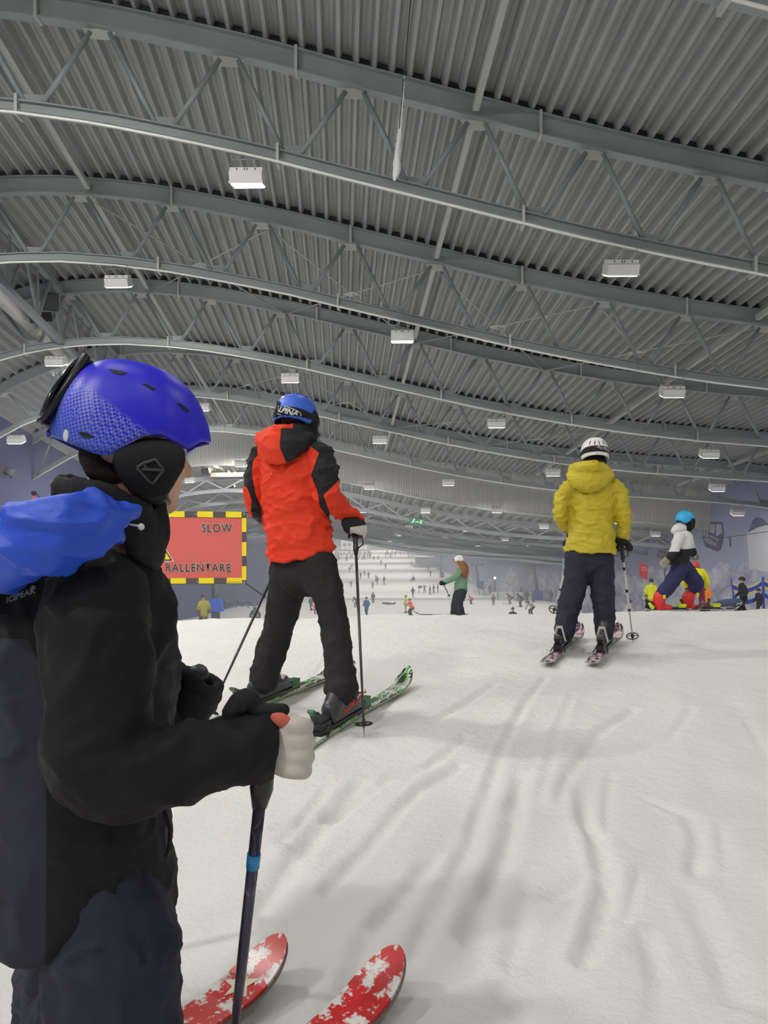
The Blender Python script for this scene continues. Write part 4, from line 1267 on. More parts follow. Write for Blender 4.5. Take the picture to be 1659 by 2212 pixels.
    for az in (-0.45, -0.14, 0.14, 0.45):
        a1 = shell_point(tr, hC, M2, math.pi + az, 0.50, 0.001); a2 = shell_point(tr, hC, M2, math.pi + az * 0.9, 0.74, 0.001)
        m = MB(); m.beam(a1, a2, 0.006, 0.005, (0, -1, 0)); m.obj('vent', BLACK, hm)
    m = MB(); m.add(*limb([hC + M2 @ Vector((-0.03, 0, -0.055)), hC + M2 @ Vector((-0.03, 0, -0.13))], [(.10, .085), (.085, .08)], M2.col[1]), True); m.obj('neck_gaiter', FAB_BLACK, p)
    G_ = MATS['goggle_lens']
    m = MB(); m.add(*limb([hC + M2 @ Vector((0.066, 0.085, -0.02)), hC + M2 @ Vector((0.108, 0.05, -0.025)), hC + M2 @ Vector((0.12, 0, -0.025)), hC + M2 @ Vector((0.108, -0.05, -0.025)), hC + M2 @ Vector((0.066, -0.085, -0.02))], [(.042, .02)] * 5, M2.col[2]), True); m.obj('goggles', G_, p)
    gm = fuse(glove_lofts(J['gr'], ax_r, Vector((0.0, 1.0, -0.2)), 1.15, thumb_up=-1) + [limb([J['wr'] + Vector((0, 0, .02)), J['gr'] + Vector((0, -.02, .02))], [.050, .042])], 0.006, 1, 'glove')
    with_mats(gm, FAB_BLACK); link('glove', gm, p)
    gm = fuse(glove_lofts(J['gl'], ax_l, Vector((0.3, 0.7, -0.3)), 1.15) + [limb([J['wl'], J['gl'] - Vector((.03, .02, -.01))], [.050, .042])], 0.008, 1, 'glove')
    with_mats(gm, FAB_BLACK); link('glove', gm, p)
    BOOT = mat('graphite_boot_shell', (0.05, 0.05, 0.055, 1), rough=0.35)
    SPN = mat('silver_boot_spine', (0.5, 0.5, 0.48, 1), rough=0.35)
    for heel, dv in ((heel_l, sdl), (heel_r, sdr)):
        L, T, M = ski_boot(heel, dv, 0.0, 0.98)
        me = with_mats(fuse(L, 0.010, 1, 'ski_boot'), BOOT); bt = link('ski_boot', me, p)
        m = MB()
        for sg in (-1, 1): m.beam(T(0.0, 0.045 * sg, 0.04), T(-0.012, 0.02 * sg, 0.15), 0.018, 0.012)
        m.box(T(-0.014, 0, 0.155), (0.014, 0.05, 0.02), M); m.obj('boot_spine', SPN, bt)
    POLE_W = mat('white_pole', (0.76, 0.76, 0.76, 1), rough=0.3)
    marks = [(0.20, 0.23, BLACK, 'dark_band'), (0.42, 0.45, BLACK, 'dark_band'), (0.62, 0.64, BLACK, 'dark_band')]
    ski_pole(top_r, tip_r, 'white ski pole planted right of the yellow jacket skier', POLE_W, BLACK, 0.0105, marks, basket=0.05)
    ski_pole(top_l, tip_l, 'white ski pole pointing forward left of the yellow jacket skier', POLE_W, BLACK, 0.0105, marks, basket=0.05)
    TOP = graphic('pink_black_topsheet', srgb(40, 38, 42), [(0.45, srgb(200, 200, 204)), (0.50, srgb(44, 42, 46)), (0.56, srgb(205, 60, 130)), (0.60, srgb(190, 190, 196))], 7.0, 0.22, (1, 2.2, 1), 3.0)
    ED = mat('grey_ski_edge', srgb(150, 150, 152), rough=0.3)
    make_ski('ski', tail_l, sdl, 1.56, 'black white and pink ski on the yellow skier\'s left foot', TOP, ED, 'skis of the yellow jacket skier', 0.56, BLACK, mat('binding_grey', (0.12, 0.12, 0.12, 1), 0.4))
    make_ski('ski', tail_r, sdr, 1.56, 'black white and pink ski on the yellow skier\'s right foot', TOP, ED, 'skis of the yellow jacket skier', 0.54, BLACK, MATS['binding_grey'])
yellow_skier()

# =========================================================== the boy in the foreground, seen from his right side
def boy():
    D = 1.45
    q = lambda px, py, d=D: P(px, py, d)
    foot = Vector((-0.55, 1.50, 0.02))
    FW = Vector((0.93, 0.37, 0)).normalized()       # he faces right and a little away
    HMh = basis(Vector((0.68, 0.73, -0.05)))
    LAT = Vector((0.37, -0.93, 0)).normalized()       # towards his right hand, to the camera
    JB = panel_mat('black_and_slate_shell', (0.0075, 0.0075, 0.009, 1), (0.026, 0.029, 0.045, 1), rough=0.7, bump=0.12, bscale=300, spec=0.3)
    BLUE = mat('blue_hood_lining', srgb(38, 84, 214), rough=0.5, bump=0.15, bscale=220)
    SHELL = mat('black_shell', (0.0075, 0.0075, 0.009, 1), rough=0.7, bump=0.12, bscale=300, spec=0.3)
    NAVYT = mat('slate_trousers', (0.022, 0.025, 0.045, 1), rough=0.75, bump=0.12, bscale=300, spec=0.3)
    tip = Vector((-0.22, 1.62, 0.02))
    gp = q(604, 1590, 1.40)                              # centre of the right hand's grip
    # pole runs from the hand down past the bottom edge of the frame
    a1 = q(566, 1690, 1.405); a2 = q(508, 2212, 1.50)
    ax = (a1 - a2).normalized()
    top = a1 + ax * 0.10
    t_ = (a1.z - 0.03) / ax.z
    tip = a1 - ax * t_
    glc = q(412, 1500, 1.78)
    ax_l = Vector((0.42, -0.16, 1.0)).normalized()
    J = dict(sr=q(210, 1270, 1.38), sl=q(215, 1240, 1.66), er=q(225, 1650, 1.30), el=q(200, 1600, 1.74), wr=q(530, 1605, 1.37), wl=q(350, 1530, 1.78),
             hr=q(165, 1960, 1.40), hl=q(190, 1960, 1.56), kr=q(235, 2260, 1.40), kl=q(215, 2260, 1.58), ar=Vector((-0.60, 1.42, 0.14)), al=Vector((-0.66, 1.62, 0.14)),
             gr=top - ax * 0.03, axr=ax, gl=glc, axl=ax_l, tor=Vector((1, 0.25, -0.1)), tol=Vector((1, 0.15, 0.1)))
    sdv = Vector((0.60, 0.80, 0)).normalized()
    heel_r = Vector((-0.66, 1.36, 0.06)); heel_l = Vector((-0.76, 1.56, 0.06))
    J['tr'] = heel_r + sdv * 0.2 + Vector((0, 0, .03)); J['tl'] = heel_l + sdv * 0.2 + Vector((0, 0, .03))
    hc = q(295, 975, 1.47)
    p = body('person in black jacket with blue hood and violet blue helmet, close in the foreground', J, hc, HMh, 1.0, 0.9, foot, voxel=0.010)
    add_eyes(hc, HMh, 1.0, p)
    # hair at the nape
    m = MB(); m.add(*limb([q(205, 985, 1.43), q(225, 1010, 1.43), q(262, 1030, 1.42)], [(.028, .05), (.03, .05), (.02, .04)], Vector((0, 0, 1))), True); m.obj('hair', mat('dark_hair', (0.03, 0.018, 0.012, 1), rough=0.8, bump=0.6, bscale=300), p)
    # trousers
    L = [limb([q(235, 2330, 1.40), q(250, 2240, 1.40), q(245, 2110, 1.40), q(240, 2000, 1.42), q(215, 1880, 1.44)], [.105, .118, .122, .115, .105]),
         limb([q(120, 2330, 1.62), q(140, 2200, 1.62), q(160, 2080, 1.58), q(180, 1980, 1.55), q(190, 1900, 1.50)], [.095, .10, .105, .105, .10]),
         limb([Vector((-0.60, 1.42, 0.16)), Vector((-0.55, 1.43, 0.25)), q(235, 2330, 1.40)], [.09, .095, .105]),
         limb([Vector((-0.68, 1.62, 0.16)), Vector((-0.68, 1.62, 0.25)), q(120, 2330, 1.62)], [.085, .09, .095])]
    cloth('trousers', L, [NAVYT], p, 0.010, [(0.012, 9, (1, 1, 1.8), 3), (0.005, 22, (1, 1, 2), 4)])
    # jacket
    jl = [limb([q(172, 1990, 1.47), q(174, 1930, 1.47), q(172, 1780, 1.47), q(170, 1620, 1.48), q(174, 1450, 1.50), q(176, 1300, 1.50), q(205, 1190, 1.49), q(250, 1110, 1.48)],
               [(.155, .174), (.155, .174), (.155, .174), (.16, .181), (.175, .186), (.165, .182), (.12, .14), (.085, .085)], LAT, sub=6, n=28, round_caps=False),
          limb([q(225, 1240, 1.62), q(220, 1400, 1.70), q(225, 1560, 1.74), q(300, 1570, 1.77), q(375, 1530, 1.78)], [.08, .08, .075, .065, .055])]
    bk = [(-400, 1380), (60, 1380), (92, 1450), (100, 1700), (97, 2360), (-400, 2360)]
    def jf(c):
        x, y = pix(c)
        return polydist(x, y, bk)
    jk = cloth('jacket', jl, [JB], p, 0.0075, [(0.014, 7, (1, 1, 1.1), 31), (0.006, 16, (1, 1, 1.2), 32)], 3, None, jf)
    sleeve = cloth('sleeve', [limb([q(195, 1240, 1.38), q(208, 1330, 1.33), q(215, 1500, 1.305), q(215, 1630, 1.29), q(275, 1672, 1.29), q(380, 1650, 1.31), q(480, 1625, 1.345), q(560, 1611, 1.375), q(590, 1610, 1.385)],
               [.080, .093, .092, .090, .080, .070, .063, .061, .060], sub=6, n=20, round_caps=False)], [SHELL], jk, 0.0075, [(0.012, 7, (1, 1, 1.1), 51), (0.006, 15, (1.2, 1, 1.2), 52)], 3)
    # collar and chin guard
    cl = [limb([q(122, 1076, 1.47), q(190, 1084, 1.36), q(275, 1120, 1.355), q(328, 1148, 1.40), q(345, 1145, 1.50)], [(.045, .012)] * 5, Vector((0, 0, 1)), sub=6),
          limb([q(122, 1075, 1.47), q(150, 1070, 1.58), q(250, 1090, 1.62), q(325, 1125, 1.58), q(345, 1145, 1.50)], [(.045, .012)] * 5, Vector((0, 0, 1)), sub=6),
          limb([q(295, 1160, 1.375), q(325, 1180, 1.42), q(335, 1185, 1.50)], [(.042, .022)] * 3, Vector((0, 0, 1)), sub=6),
          limb([q(340, 1090, 1.43), q(346, 1140, 1.44), q(338, 1190, 1.45)], [.014, .020, .014])]
    co = cloth('collar', cl, [SHELL], jk, 0.006, [(0.006, 14, (1, 1, 1), 8)])
    m = MB(); m.tube([q(281, 1133, 1.30), q(300, 1136, 1.302), q(310, 1139, 1.308)], 0.0022, 6); m.add(*ball(q(305, 1138, 1.302), 0.006, None, 8)); m.obj('drawcord', PRINT_W, co)
    # hood lying on the shoulder, blue lining outwards
    hl = [limb([q(275, 1110, 1.33), q(215, 1118, 1.27), q(140, 1135, 1.23), q(60, 1165, 1.24), q(-20, 1215, 1.30)], [(.020, .02), (.046, .038), (.060, .05), (.060, .055), (.05, .05)], Vector((0.3, 0, 1)), sub=6, n=18),
          limb([q(240, 1145, 1.29), q(170, 1166, 1.245), q(90, 1188, 1.235), q(10, 1215, 1.27), q(-50, 1250, 1.32)], [(.022, .024), (.036, .036), (.046, .044), (.044, .05), (.03, .04)], Vector((0.4, 0, 1)), sub=6, n=18),
          limb([q(-20, 1180, 1.32), q(-60, 1220, 1.44), q(-20, 1180, 1.58), q(80, 1130, 1.62)], [.06, .06, .055, .045], sub=6, n=16)]
    hd = cloth('hood', hl, [BLUE], jk, 0.0065, [(0.016, 8, (0.8, 1, 2.0), 41), (0.008, 17, (0.7, 1, 2.0), 42)], 2)
    # lower seam of the hood: black yoke below
    # back lettering
    tr = BVHTree.FromPolygons([v.co + wloc(jk) for v in jk.data.vertices], [list(f.vertices) for f in jk.data.polygons])
    c0 = q(12, 1294, 1.30)
    draped_text('ICEPEAK', 0.0135, c0, Vector((1, 0, 0.36)), Vector((-0.36, 0, 1)), tr, mat('logo_print', (0.22, 0.22, 0.23, 1), rough=0.5), jk, 'jacket_lettering', bold=0.0006, italic=0.2, off=0.0012, spacing=1.1)
    h = tr.ray_cast(q(72, 1270, 1.0), (q(72, 1270, 1.4) - q(72, 1270, 1.0)))
    if h[0] is not None:
        m = MB(); m.add(*ball(h[0], (0.0045, 0.002, 0.0045), None, 8)); m.obj('logo_dot', MATS['logo_print'], jk)
    m = MB(); m.tube([q(352, 1745, 1.385), q(368, 1790, 1.40), q(366, 1830, 1.40), q(358, 1850, 1.40)], 0.004, 6); m.obj('pocket_zip', SHELL, jk)
    # cuff button
    m = MB(); m.add(*ball(q(543, 1590, 1.322), (0.006, 0.003, 0.006), None, 10), True); m.obj('cuff_button', PRINT_G, jk)
    # helmet
    hm_m = helmet_boy_mat()
    hC = q(314, 946, 1.47); M2 = basis(Vector((0.955, 0.295, -0.01)))
    v, f = helmet_mesh(hC, M2, 1.0, w=0.108, nx=64, na=48)
    hm = solid_obj('helmet', v, f, hm_m, p, 0.014, hC)
    tr = tree_of(v, f)
    def side(px, py):
        h = tr.ray_cast(q(px, py, 0.9), (q(px, py, 1.5) - q(px, py, 0.9)).normalized())
        return h[0], h[1]
    def vent(pts):
        c = [side(*a) for a in pts]
        if any(x[0] is None for x in c): return
        n = sum((x[1] for x in c), Vector((0, 0, 0))).normalized()
        if n.y > 0: n = -n
        m = MB(); m.prism([x[0] + n * 0.0012 for x in c], n * -0.006); m.obj('vent', mat('vent_dark', (0.004, 0.004, 0.006, 1), rough=0.6), hm)
    z = lambda a, b: (a / 2.95, 750 + b / 2.95)
    for quad in (((695, 140), (740, 148), (810, 165), (770, 178), (725, 168)), ((905, 235), (930, 235), (998, 268), (975, 277)), ((1125, 360), (1145, 357), (1208, 408), (1190, 416)), ((500, 540), (530, 538), (608, 572), (560, 582), (520, 570))):
        vent([z(*a) for a in quad])
    # white sticker and pale rear edge
    c, n = side(*z(421, 563))
    if c is not None:
        if n.y > 0: n = -n
        m = MB(); Mx = basis(n); m.add(*ball(c + n * 0.0005, (0.0015, 0.0066, 0.0108), Mx, 16), True); m.obj('sticker', PRINT_W, hm)
    # ear pad with an emblem
    EP = mat('ear_pad_fabric', (0.006, 0.006, 0.007, 1), rough=0.85, bump=0.3, bscale=260)
    e = lambda px, py, d: q(px, py, d)
    L = [limb([e(318, 962, 1.385), e(322, 985, 1.372), e(318, 1020, 1.372), e(312, 1055, 1.382)], [(.052, .014), (.066, .018), (.056, .017), (.032, .013)], Vector((1, 0.25, 0)), sub=6),
         limb([e(262, 1000, 1.395), e(285, 1030, 1.38), e(310, 1066, 1.39), e(345, 1080, 1.41)], [.018, .020, .016, .010]),
         limb([e(385, 985, 1.405), e(370, 1020, 1.39), e(350, 1060, 1.395)], [.012, .016, .014])]
    ep = cloth('ear_pad', L, [EP], hm, 0.005, None, 2)
    tr2 = BVHTree.FromPolygons([v_.co + wloc(ep) for v_ in ep.data.vertices], [list(f_.vertices) for f_ in ep.data.polygons])
    def onpad(px, py):
        h = tr2.ray_cast(q(px, py, 0.9), (q(px, py, 1.5) - q(px, py, 0.9)).normalized())
        return (h[0] + Vector((0, -0.0015, 0))) if h[0] is not None else q(px, py, 1.36)
    m = MB()
    for ln in (((875, 770), (905, 745), (990, 715), (1045, 780), (975, 870), (950, 855), (875, 770)), ((905, 778), (1040, 785)), ((920, 745), (935, 778))):
        pts = []
        for a, b in zip(ln[:-1], ln[1:]):
            for k in range(5): pts.append(onpad(*z(a[0] + (b[0] - a[0]) * k / 5, a[1] + (b[1] - a[1]) * k / 5)))
        pts.append(onpad(*z(*ln[-1])))
        m.tube(pts, 0.0028, 6)
    m.obj('ear_pad_emblem', mat('emblem_grey', (0.05, 0.05, 0.052, 1), rough=0.5), ep)
    # far ear pad and chin strap with buckle
    L = [limb([hC + M2 @ Vector((0.0, 0.085, -0.01)), hC + M2 @ Vector((0.0, 0.082, -0.06)), hC + M2 @ Vector((0.0, 0.07, -0.10))], [(.05, .016), (.05, .016), (.03, .012)], M2.col[0])]
    cloth('ear_pad', L, [EP], hm, 0.006, None, 2)
    m = MB(); m.tube([e(330, 1068, 1.395), e(345, 1072, 1.41), e(362, 1085, 1.47), e(350, 1080, 1.55)], 0.007, 6); m.box(e(345, 1072, 1.395), (0.028, 0.016, 0.014)); m.obj('chin_strap', BLACK, hm)
    # goggles pushed onto the back of the helmet
    GF = mat('goggle_frame', (0.006, 0.006, 0.007, 1), rough=0.35)
    GL = MATS['goggle_lens']
    mid_el = lambda az: 0.62 + 0.0 * az
    v2, f2 = band(tr, hC, M2, math.pi - 1.15, math.pi + 0.28, lambda a: 0.12, lambda a: 0.92, 0.020, 24, 8)
    gg = solid_obj('goggles', v2, f2, GL, p, 0.010)
    rim = [shell_point(tr, hC, M2, a, 0.12, 0.015) for a in np.linspace(math.pi - 1.15, math.pi + 0.28, 20)] + [shell_point(tr, hC, M2, a, 0.92, 0.015) for a in np.linspace(math.pi + 0.28, math.pi - 1.15, 20)]
    m = MB(); m.tube(rim + [rim[0]], 0.0085, 8, False); m.obj('goggle_frame', GF, gg)
    # gloves: pale leather with red patch on the right hand, black on the left
    PINK = mat('red_patch', srgb(205, 100, 84), rough=0.6)
    gl = [limb([q(578, 1612, 1.388), q(600, 1612, 1.380), q(622, 1613, 1.372), q(640, 1614, 1.372)], [(.044, .034), (.052, .032), (.056, .026), (.050, .020)], Vector((0, 0, 1)), n=18),
          limb([q(592, 1590, 1.41), q(604, 1562, 1.43), q(630, 1560, 1.44), q(652, 1575, 1.43)], [.022, .020, .018, .014], n=10)]
    for i, (fy, ln) in enumerate(((1566, 0.94), (1598, 1.0), (1630, 0.98), (1660, 0.88))):
        xe = 600 + 62 * ln
        gl.append(limb([q(612, fy, 1.372), q(xe - 18, fy + 2, 1.362), q(xe, fy + 4, 1.376), q(xe - 4, fy + 4, 1.405), q(xe - 34, fy + 2, 1.425)], [.0165, .0175, .0165, .0155, .013], n=12, sub=4))
    me = with_mats(fuse(gl, 0.004, 1, 'glove'), GLOVE_W); g = link('glove', me, p)
    trg = BVHTree.FromPolygons([v_.co + wloc(g) for v_ in me.vertices], [list(f_.vertices) for f_ in me.polygons])
    m = MB(); m.add(*limb([q(590, 1553, 1.358), q(606, 1555, 1.354), q(620, 1559, 1.356)], [(.010, .006), (.013, .007), (.009, .006)], Vector((0, 0, 1))), True); m.obj('red_patch', PINK, g)
    m = MB(); m.add(*limb([q(500, 1540, 1.37), q(530, 1515, 1.38), q(560, 1535, 1.38), q(612, 1534, 1.37)], [.018, .024, .016, .012]), True); m.obj('wrist_strap', FAB_BLACK, g)
    gl = glove_lofts(glc, ax_l, Vector((1, 0.15, 0.1)), 1.12) + [limb([J['wl'], glc - Vector((.05, .0, -.01))], [.048, .042])]
    me = with_mats(fuse(gl, 0.006, 2, 'glove'), FAB_BLACK); link('glove', me, p)
    # boots out of frame below
    BT = MATS['dark_boot_shell']
    for heel in (heel_r, heel_l):
        L, T, M = ski_boot(heel, sdv, 0.03, 0.9)
        link('ski_boot', with_mats(fuse(L, 0.012, 1, 'ski_boot'), BT), p)
    SHM = graphic('grey_violet_pole', srgb(52, 52, 74), [(0.52, srgb(62, 62, 84)), (0.60, srgb(104, 104, 118)), (0.64, srgb(50, 50, 70))], 26.0, 0, (1, 1, 0.35))
    BND = mat('cyan_band', srgb(36, 132, 190), rough=0.35)
    ski_pole(top, tip, 'slate ski pole with cyan band, held in the foreground pale glove', SHM, BLACK, 0.0115, [(0.245, 0.275, BND, 'cyan_band')], strap=False)
    ski_pole(glc + ax_l * 0.06, Vector((glc.x - 0.42, glc.y + 0.16, 0.02)), 'ski pole in the black glove behind the foreground jacket', SHM, BLACK, 0.0105, strap=False)
    # skis: red tips with clinging snow
    RED = graphic('red_snowy_topsheet', srgb(206, 40, 42), [(0.62, srgb(206, 40, 42)), (0.64, srgb(214, 60, 56))], 4.0, 0.5, (1, 1, 1))
    ED = mat('dark_ski_edge', srgb(120, 110, 100), rough=0.35)
    STAR = mat('cream_star', srgb(226, 218, 196), rough=0.4)
    for (tx, ty, lab, heel, star) in ((612, 2046, 'red ski tip with cream star dusted with snow, left of the pair', heel_l, True), (862, 2072, 'red snow covered ski tip at the bottom edge, right of the pair', heel_r, False)):
        d = 1.12 * FPX / (ty - CY); tp = Vector(((tx - CX) / FPX * d, d, 0))
        L_ = 1.28
        tail = tp - sdv * L_
        r = make_ski('ski', (tail.x, tail.y, 0.0), sdv, L_, lab, RED, ED, 'red skis of the foreground skier', None, w=(0.10, 0.072, 0.128), tip_up=0.07)
        if star:
            m = MB(); cx_ = L_ * 0.885
            pts = []
            for i in range(10):
                a = i * math.pi / 5 + 0.5; rr = 0.048 if i % 2 == 0 else 0.02
                xx = cx_ + rr * math.cos(a)
                pts.append((xx, rr * math.sin(a), 0.0165 + 0.07 * max(0, (xx / L_ - 0.84) / 0.16) ** 1.8))
            n = len(pts); me = from_arrays('star_print', [(cx_, 0, 0.0168 + 0.07 * max(0, (cx_ / L_ - 0.84) / 0.16) ** 1.8)] + pts, [(0, 1 + i, 1 + (i + 1) % n) for i in range(n)], [STAR])
            o = bpy.data.objects.new('star_print', me); COL.objects.link(o); o.parent = r; o.location.z = 0.001
def helmet_boy_mat():
    m = bpy.data.materials.new('violet_blue_helmet_shell'); m.use_nodes = True
    nt = m.node_tree; N = nt.nodes; L = nt.links; b = N['Principled BSDF']; b.inputs['Roughness'].default_value = 0.38
    tc = N.new('ShaderNodeTexCoord'); mp = N.new('ShaderNodeMapping'); mp.inputs['Rotation'].default_value = (0, -0.55, 0.30)
    L.new(tc.outputs['Object'], mp.inputs['Vector'])
    sep = N.new('ShaderNodeSeparateXYZ'); L.new(tc.outputs['Object'], sep.inputs[0])
    # halftone check printed over the rear half
    ck = N.new('ShaderNodeTexChecker'); ck.inputs['Scale'].default_value = 205.0; ck.inputs['Color1'].default_value = (1, 1, 1, 1); ck.inputs['Color2'].default_value = (0, 0, 0, 1)
    L.new(mp.outputs[0], ck.inputs['Vector'])
    # diagonal border: x*0.62 + z < c keeps the check to the rear lower side
    ma = N.new('ShaderNodeMath'); ma.operation = 'MULTIPLY_ADD'; ma.inputs[1].default_value = 0.78; L.new(sep.outputs['X'], ma.inputs[0]); L.new(sep.outputs['Z'], ma.inputs[2])
    rim = N.new('ShaderNodeMapRange'); rim.inputs[1].default_value = 0.034; rim.inputs[2].default_value = 0.020; L.new(ma.outputs[0], rim.inputs[0])
    fade = N.new('ShaderNodeMapRange'); fade.inputs[1].default_value = -0.15; fade.inputs[2].default_value = -0.02; L.new(ma.outputs[0], fade.inputs[0])
    mul = N.new('ShaderNodeMath'); mul.operation = 'MULTIPLY'; L.new(rim.outputs[0], mul.inputs[0]); L.new(fade.outputs[0], mul.inputs[1])
    mul2 = N.new('ShaderNodeMath'); mul2.operation = 'MULTIPLY'; L.new(mul.outputs[0], mul2.inputs[0]); L.new(ck.outputs['Fac'], mul2.inputs[1])
    sc = N.new('ShaderNodeMath'); sc.operation = 'MULTIPLY'; sc.inputs[1].default_value = 0.6; L.new(mul2.outputs[0], sc.inputs[0])
    # violet blue in front, steel blue behind
    bl = N.new('ShaderNodeMapRange'); bl.inputs[1].default_value = -0.10; bl.inputs[2].default_value = -0.01; L.new(ma.outputs[0], bl.inputs[0])
    mx0 = N.new('ShaderNodeMix'); mx0.data_type = 'RGBA'; mx0.inputs[6].default_value = srgb(44, 80, 180); mx0.inputs[7].default_value = srgb(42, 38, 214); L.new(bl.outputs[0], mx0.inputs[0])
    mx = N.new('ShaderNodeMix'); mx.data_type = 'RGBA'; mx.inputs[7].default_value = srgb(150, 165, 205); L.new(sc.outputs[0], mx.inputs[0]); L.new(mx0.outputs[2], mx.inputs[6])
    L.new(mx.outputs[2], b.inputs['Base Color'])
    return m
boy()

# =========================================================== child with light blue helmet walking to the right
MITT = mat('grey_beige_mitten', srgb(150, 142, 128), rough=0.8)
def child():
    D = 10.3
    z = lambda x, y, d=D: P(1360 + x / 5.548, 1080 + y / 5.548, d)
    gz = lambda x, y: G(x, y) + 0.02
    J = dict(sr=z(600, 430, 10.2), sl=z(680, 430, 10.4), er=z(545, 590, 10.15), el=z(720, 590, 10.5), wr=z(460, 720, 10.15), wl=z(760, 640, 10.55),
             hr=z(600, 830, 10.22), hl=z(670, 830, 10.38), kr=z(480, 1000, 10.2), kl=z(790, 1010, 10.4), ar=z(375, 1180, 10.2), al=z(715, 1190, 10.4), tr=z(420, 1290, 10.2), tl=z(790, 1285, 10.4))
    foot = z(560, 1320, D); foot.z = gz(foot.x, foot.y)
    hc = z(700, 230, D); HM = basis((0.98, 0.2, -0.05))
    p = body('child in light blue helmet and white black jacket striding right on skis', J, hc, HM, 0.86, 0.68, foot, voxel=0.018)
    WB = panel_mat('white_and_black_fabric', (0.70, 0.70, 0.69, 1), (0.016, 0.016, 0.018, 1))
    lat = Vector((0, 1, 0))
    def wf(c):
        x, y = pix(c); x = (x - 1360) * 5.548; y = (y - 1080) * 5.548
        return min(y - (590 - max(0, x - 690) * 0.15 + (30 if x < 600 else 0)), 800 - y + (x - 480) * 0.15)
    jl = [limb([z(560, 800), z(590, 740), z(620, 620), z(650, 500), z(655, 420), z(660, 370)], [(.15, .135), (.15, .13), (.145, .125), (.15, .12), (.13, .10), (.08, .07)], lat, round_caps=False, n=20),
          limb([z(600, 440, 10.18), z(560, 540, 10.14), z(545, 600, 10.12), z(500, 665, 10.12), z(462, 710, 10.14)], [.075, .068, .062, .056, .052]),
          limb([z(690, 450, 10.42), z(725, 560, 10.5), z(765, 640, 10.56)], [.07, .062, .05])]
    jk = cloth('jacket', jl, [WB], p, 0.014, [(0.014, 10, (1, 1, 1.5), 61)], 2, None, wf)
    cloth('hood', [limb([z(545, 370), z(580, 350), z(640, 330), z(700, 340)], [.06, .075, .075, .05]), limb([z(620, 330), z(700, 350)], [.07, .05])], [mat('white_fabric', (0.70, 0.70, 0.69, 1), rough=0.7)], jk, 0.014, [(0.010, 14, (1, 1, 1.5), 62)])
    TN = mat('indigo_fabric', srgb(40, 40, 84), rough=0.75)
    cloth('trousers', [limb([z(615, 790, 10.26), z(560, 900, 10.22), z(485, 1010, 10.2), z(395, 1120, 10.2)], [.115, .105, .098, .092]), limb([z(640, 790, 10.34), z(720, 900, 10.4), z(800, 1000, 10.4), z(770, 1060, 10.4)], [.115, .11, .10, .09])], [TN], p, 0.014, [(0.012, 9, (1, 1, 1.5), 63)])
    RB = mat('red_boot', srgb(226, 52, 52), rough=0.4); YG = mat('yellow_green_plastic', srgb(206, 220, 40), rough=0.4)
    for ax_, kx, yy in ((375, 330, 10.2), (720, 690, 10.4)):
        me = with_mats(fuse([limb([z(ax_ - 10, 1150, yy), z(ax_ - 25, 1230, yy), z(ax_ - 15, 1275, yy)], [.085, .080, .07]), limb([z(ax_ - 50, 1275, yy), z(ax_ + 110, 1290, yy)], [(.05, .045), (.045, .035)], lat)], 0.014, 1, 'ski_boot'), RB)
        b = link('ski_boot', me, p)
        m = MB(); m.add(*limb([z(kx - 90, 1245, yy - .06), z(kx - 55, 1290, yy - .06)], [.02, .028])); m.obj('heel_lever', YG, b)
        m = MB(); m.box(z(ax_ + 95, 1135, yy - .08) if ax_ > 500 else z(ax_ + 40, 1160, yy - .08), (0.035, 0.02, 0.05)); m.obj('buckle', YG, b)
    hC = z(685, 245, D); M2 = basis((0.985, 0.15, -0.06))
    v, f = helmet_mesh(hC, M2, 0.90, w=0.112, nx=28, na=20)
    hm = solid_obj('helmet', v, f, mat('light_blue_helmet', srgb(46, 170, 226), rough=0.35), p, 0.01)
    for sg in (-1, 1):
        m = MB(); m.add(*limb([hC + M2 @ Vector((0.03, 0.09 * sg, 0.0)), hC + M2 @ Vector((0.04, 0.085 * sg, -0.08))], [.038, .028]), True); m.obj('ear_pad', FAB_BLACK, hm)
    m = MB(); m.add(*limb([z(690, 330), z(700, 300)], [.075, .075]), True); m.obj('neck_gaiter', FAB_BLACK, p)
    gl = glove_lofts(z(415, 765, 10.14), Vector((0.2, 1, 0)), Vector((-1, 0, -0.8)), 1.1)
    link('mitten', with_mats(fuse(gl + [limb([z(460, 710, 10.14), z(420, 760, 10.14)], [.05, .052])], 0.010, 2, 'mitten'), MITT), p)
    gl = glove_lofts(z(780, 680, 10.58), Vector((0.2, 1, 0)), Vector((1, 0, -0.8)), 1.0)
    link('mitten', with_mats(fuse(gl, 0.012, 2, 'mitten'), MITT), p)
    TOP = graphic('black_snowy_topsheet', srgb(22, 22, 24), [(0.5, srgb(30, 30, 32)), (0.6, srgb(70, 70, 74))], 6.0, 0.35, (1, 2, 1), 5.0)
    ED = MATS['grey_ski_edge']
    for (x0, yy, lab) in ((170, 10.2, 'short black ski under the striding child, rear one'), (590, 10.4, 'short black ski under the striding child, front one')):
        t = z(x0, 1330, yy); t.z = G(t.x, t.y) + 0.03
        make_ski('ski', t, (1, 0.03, -0.0), 0.86 if x0 > 300 else 0.80, lab, TOP, ED, 'skis of the striding child', 0.14, BLACK, YG)
child()

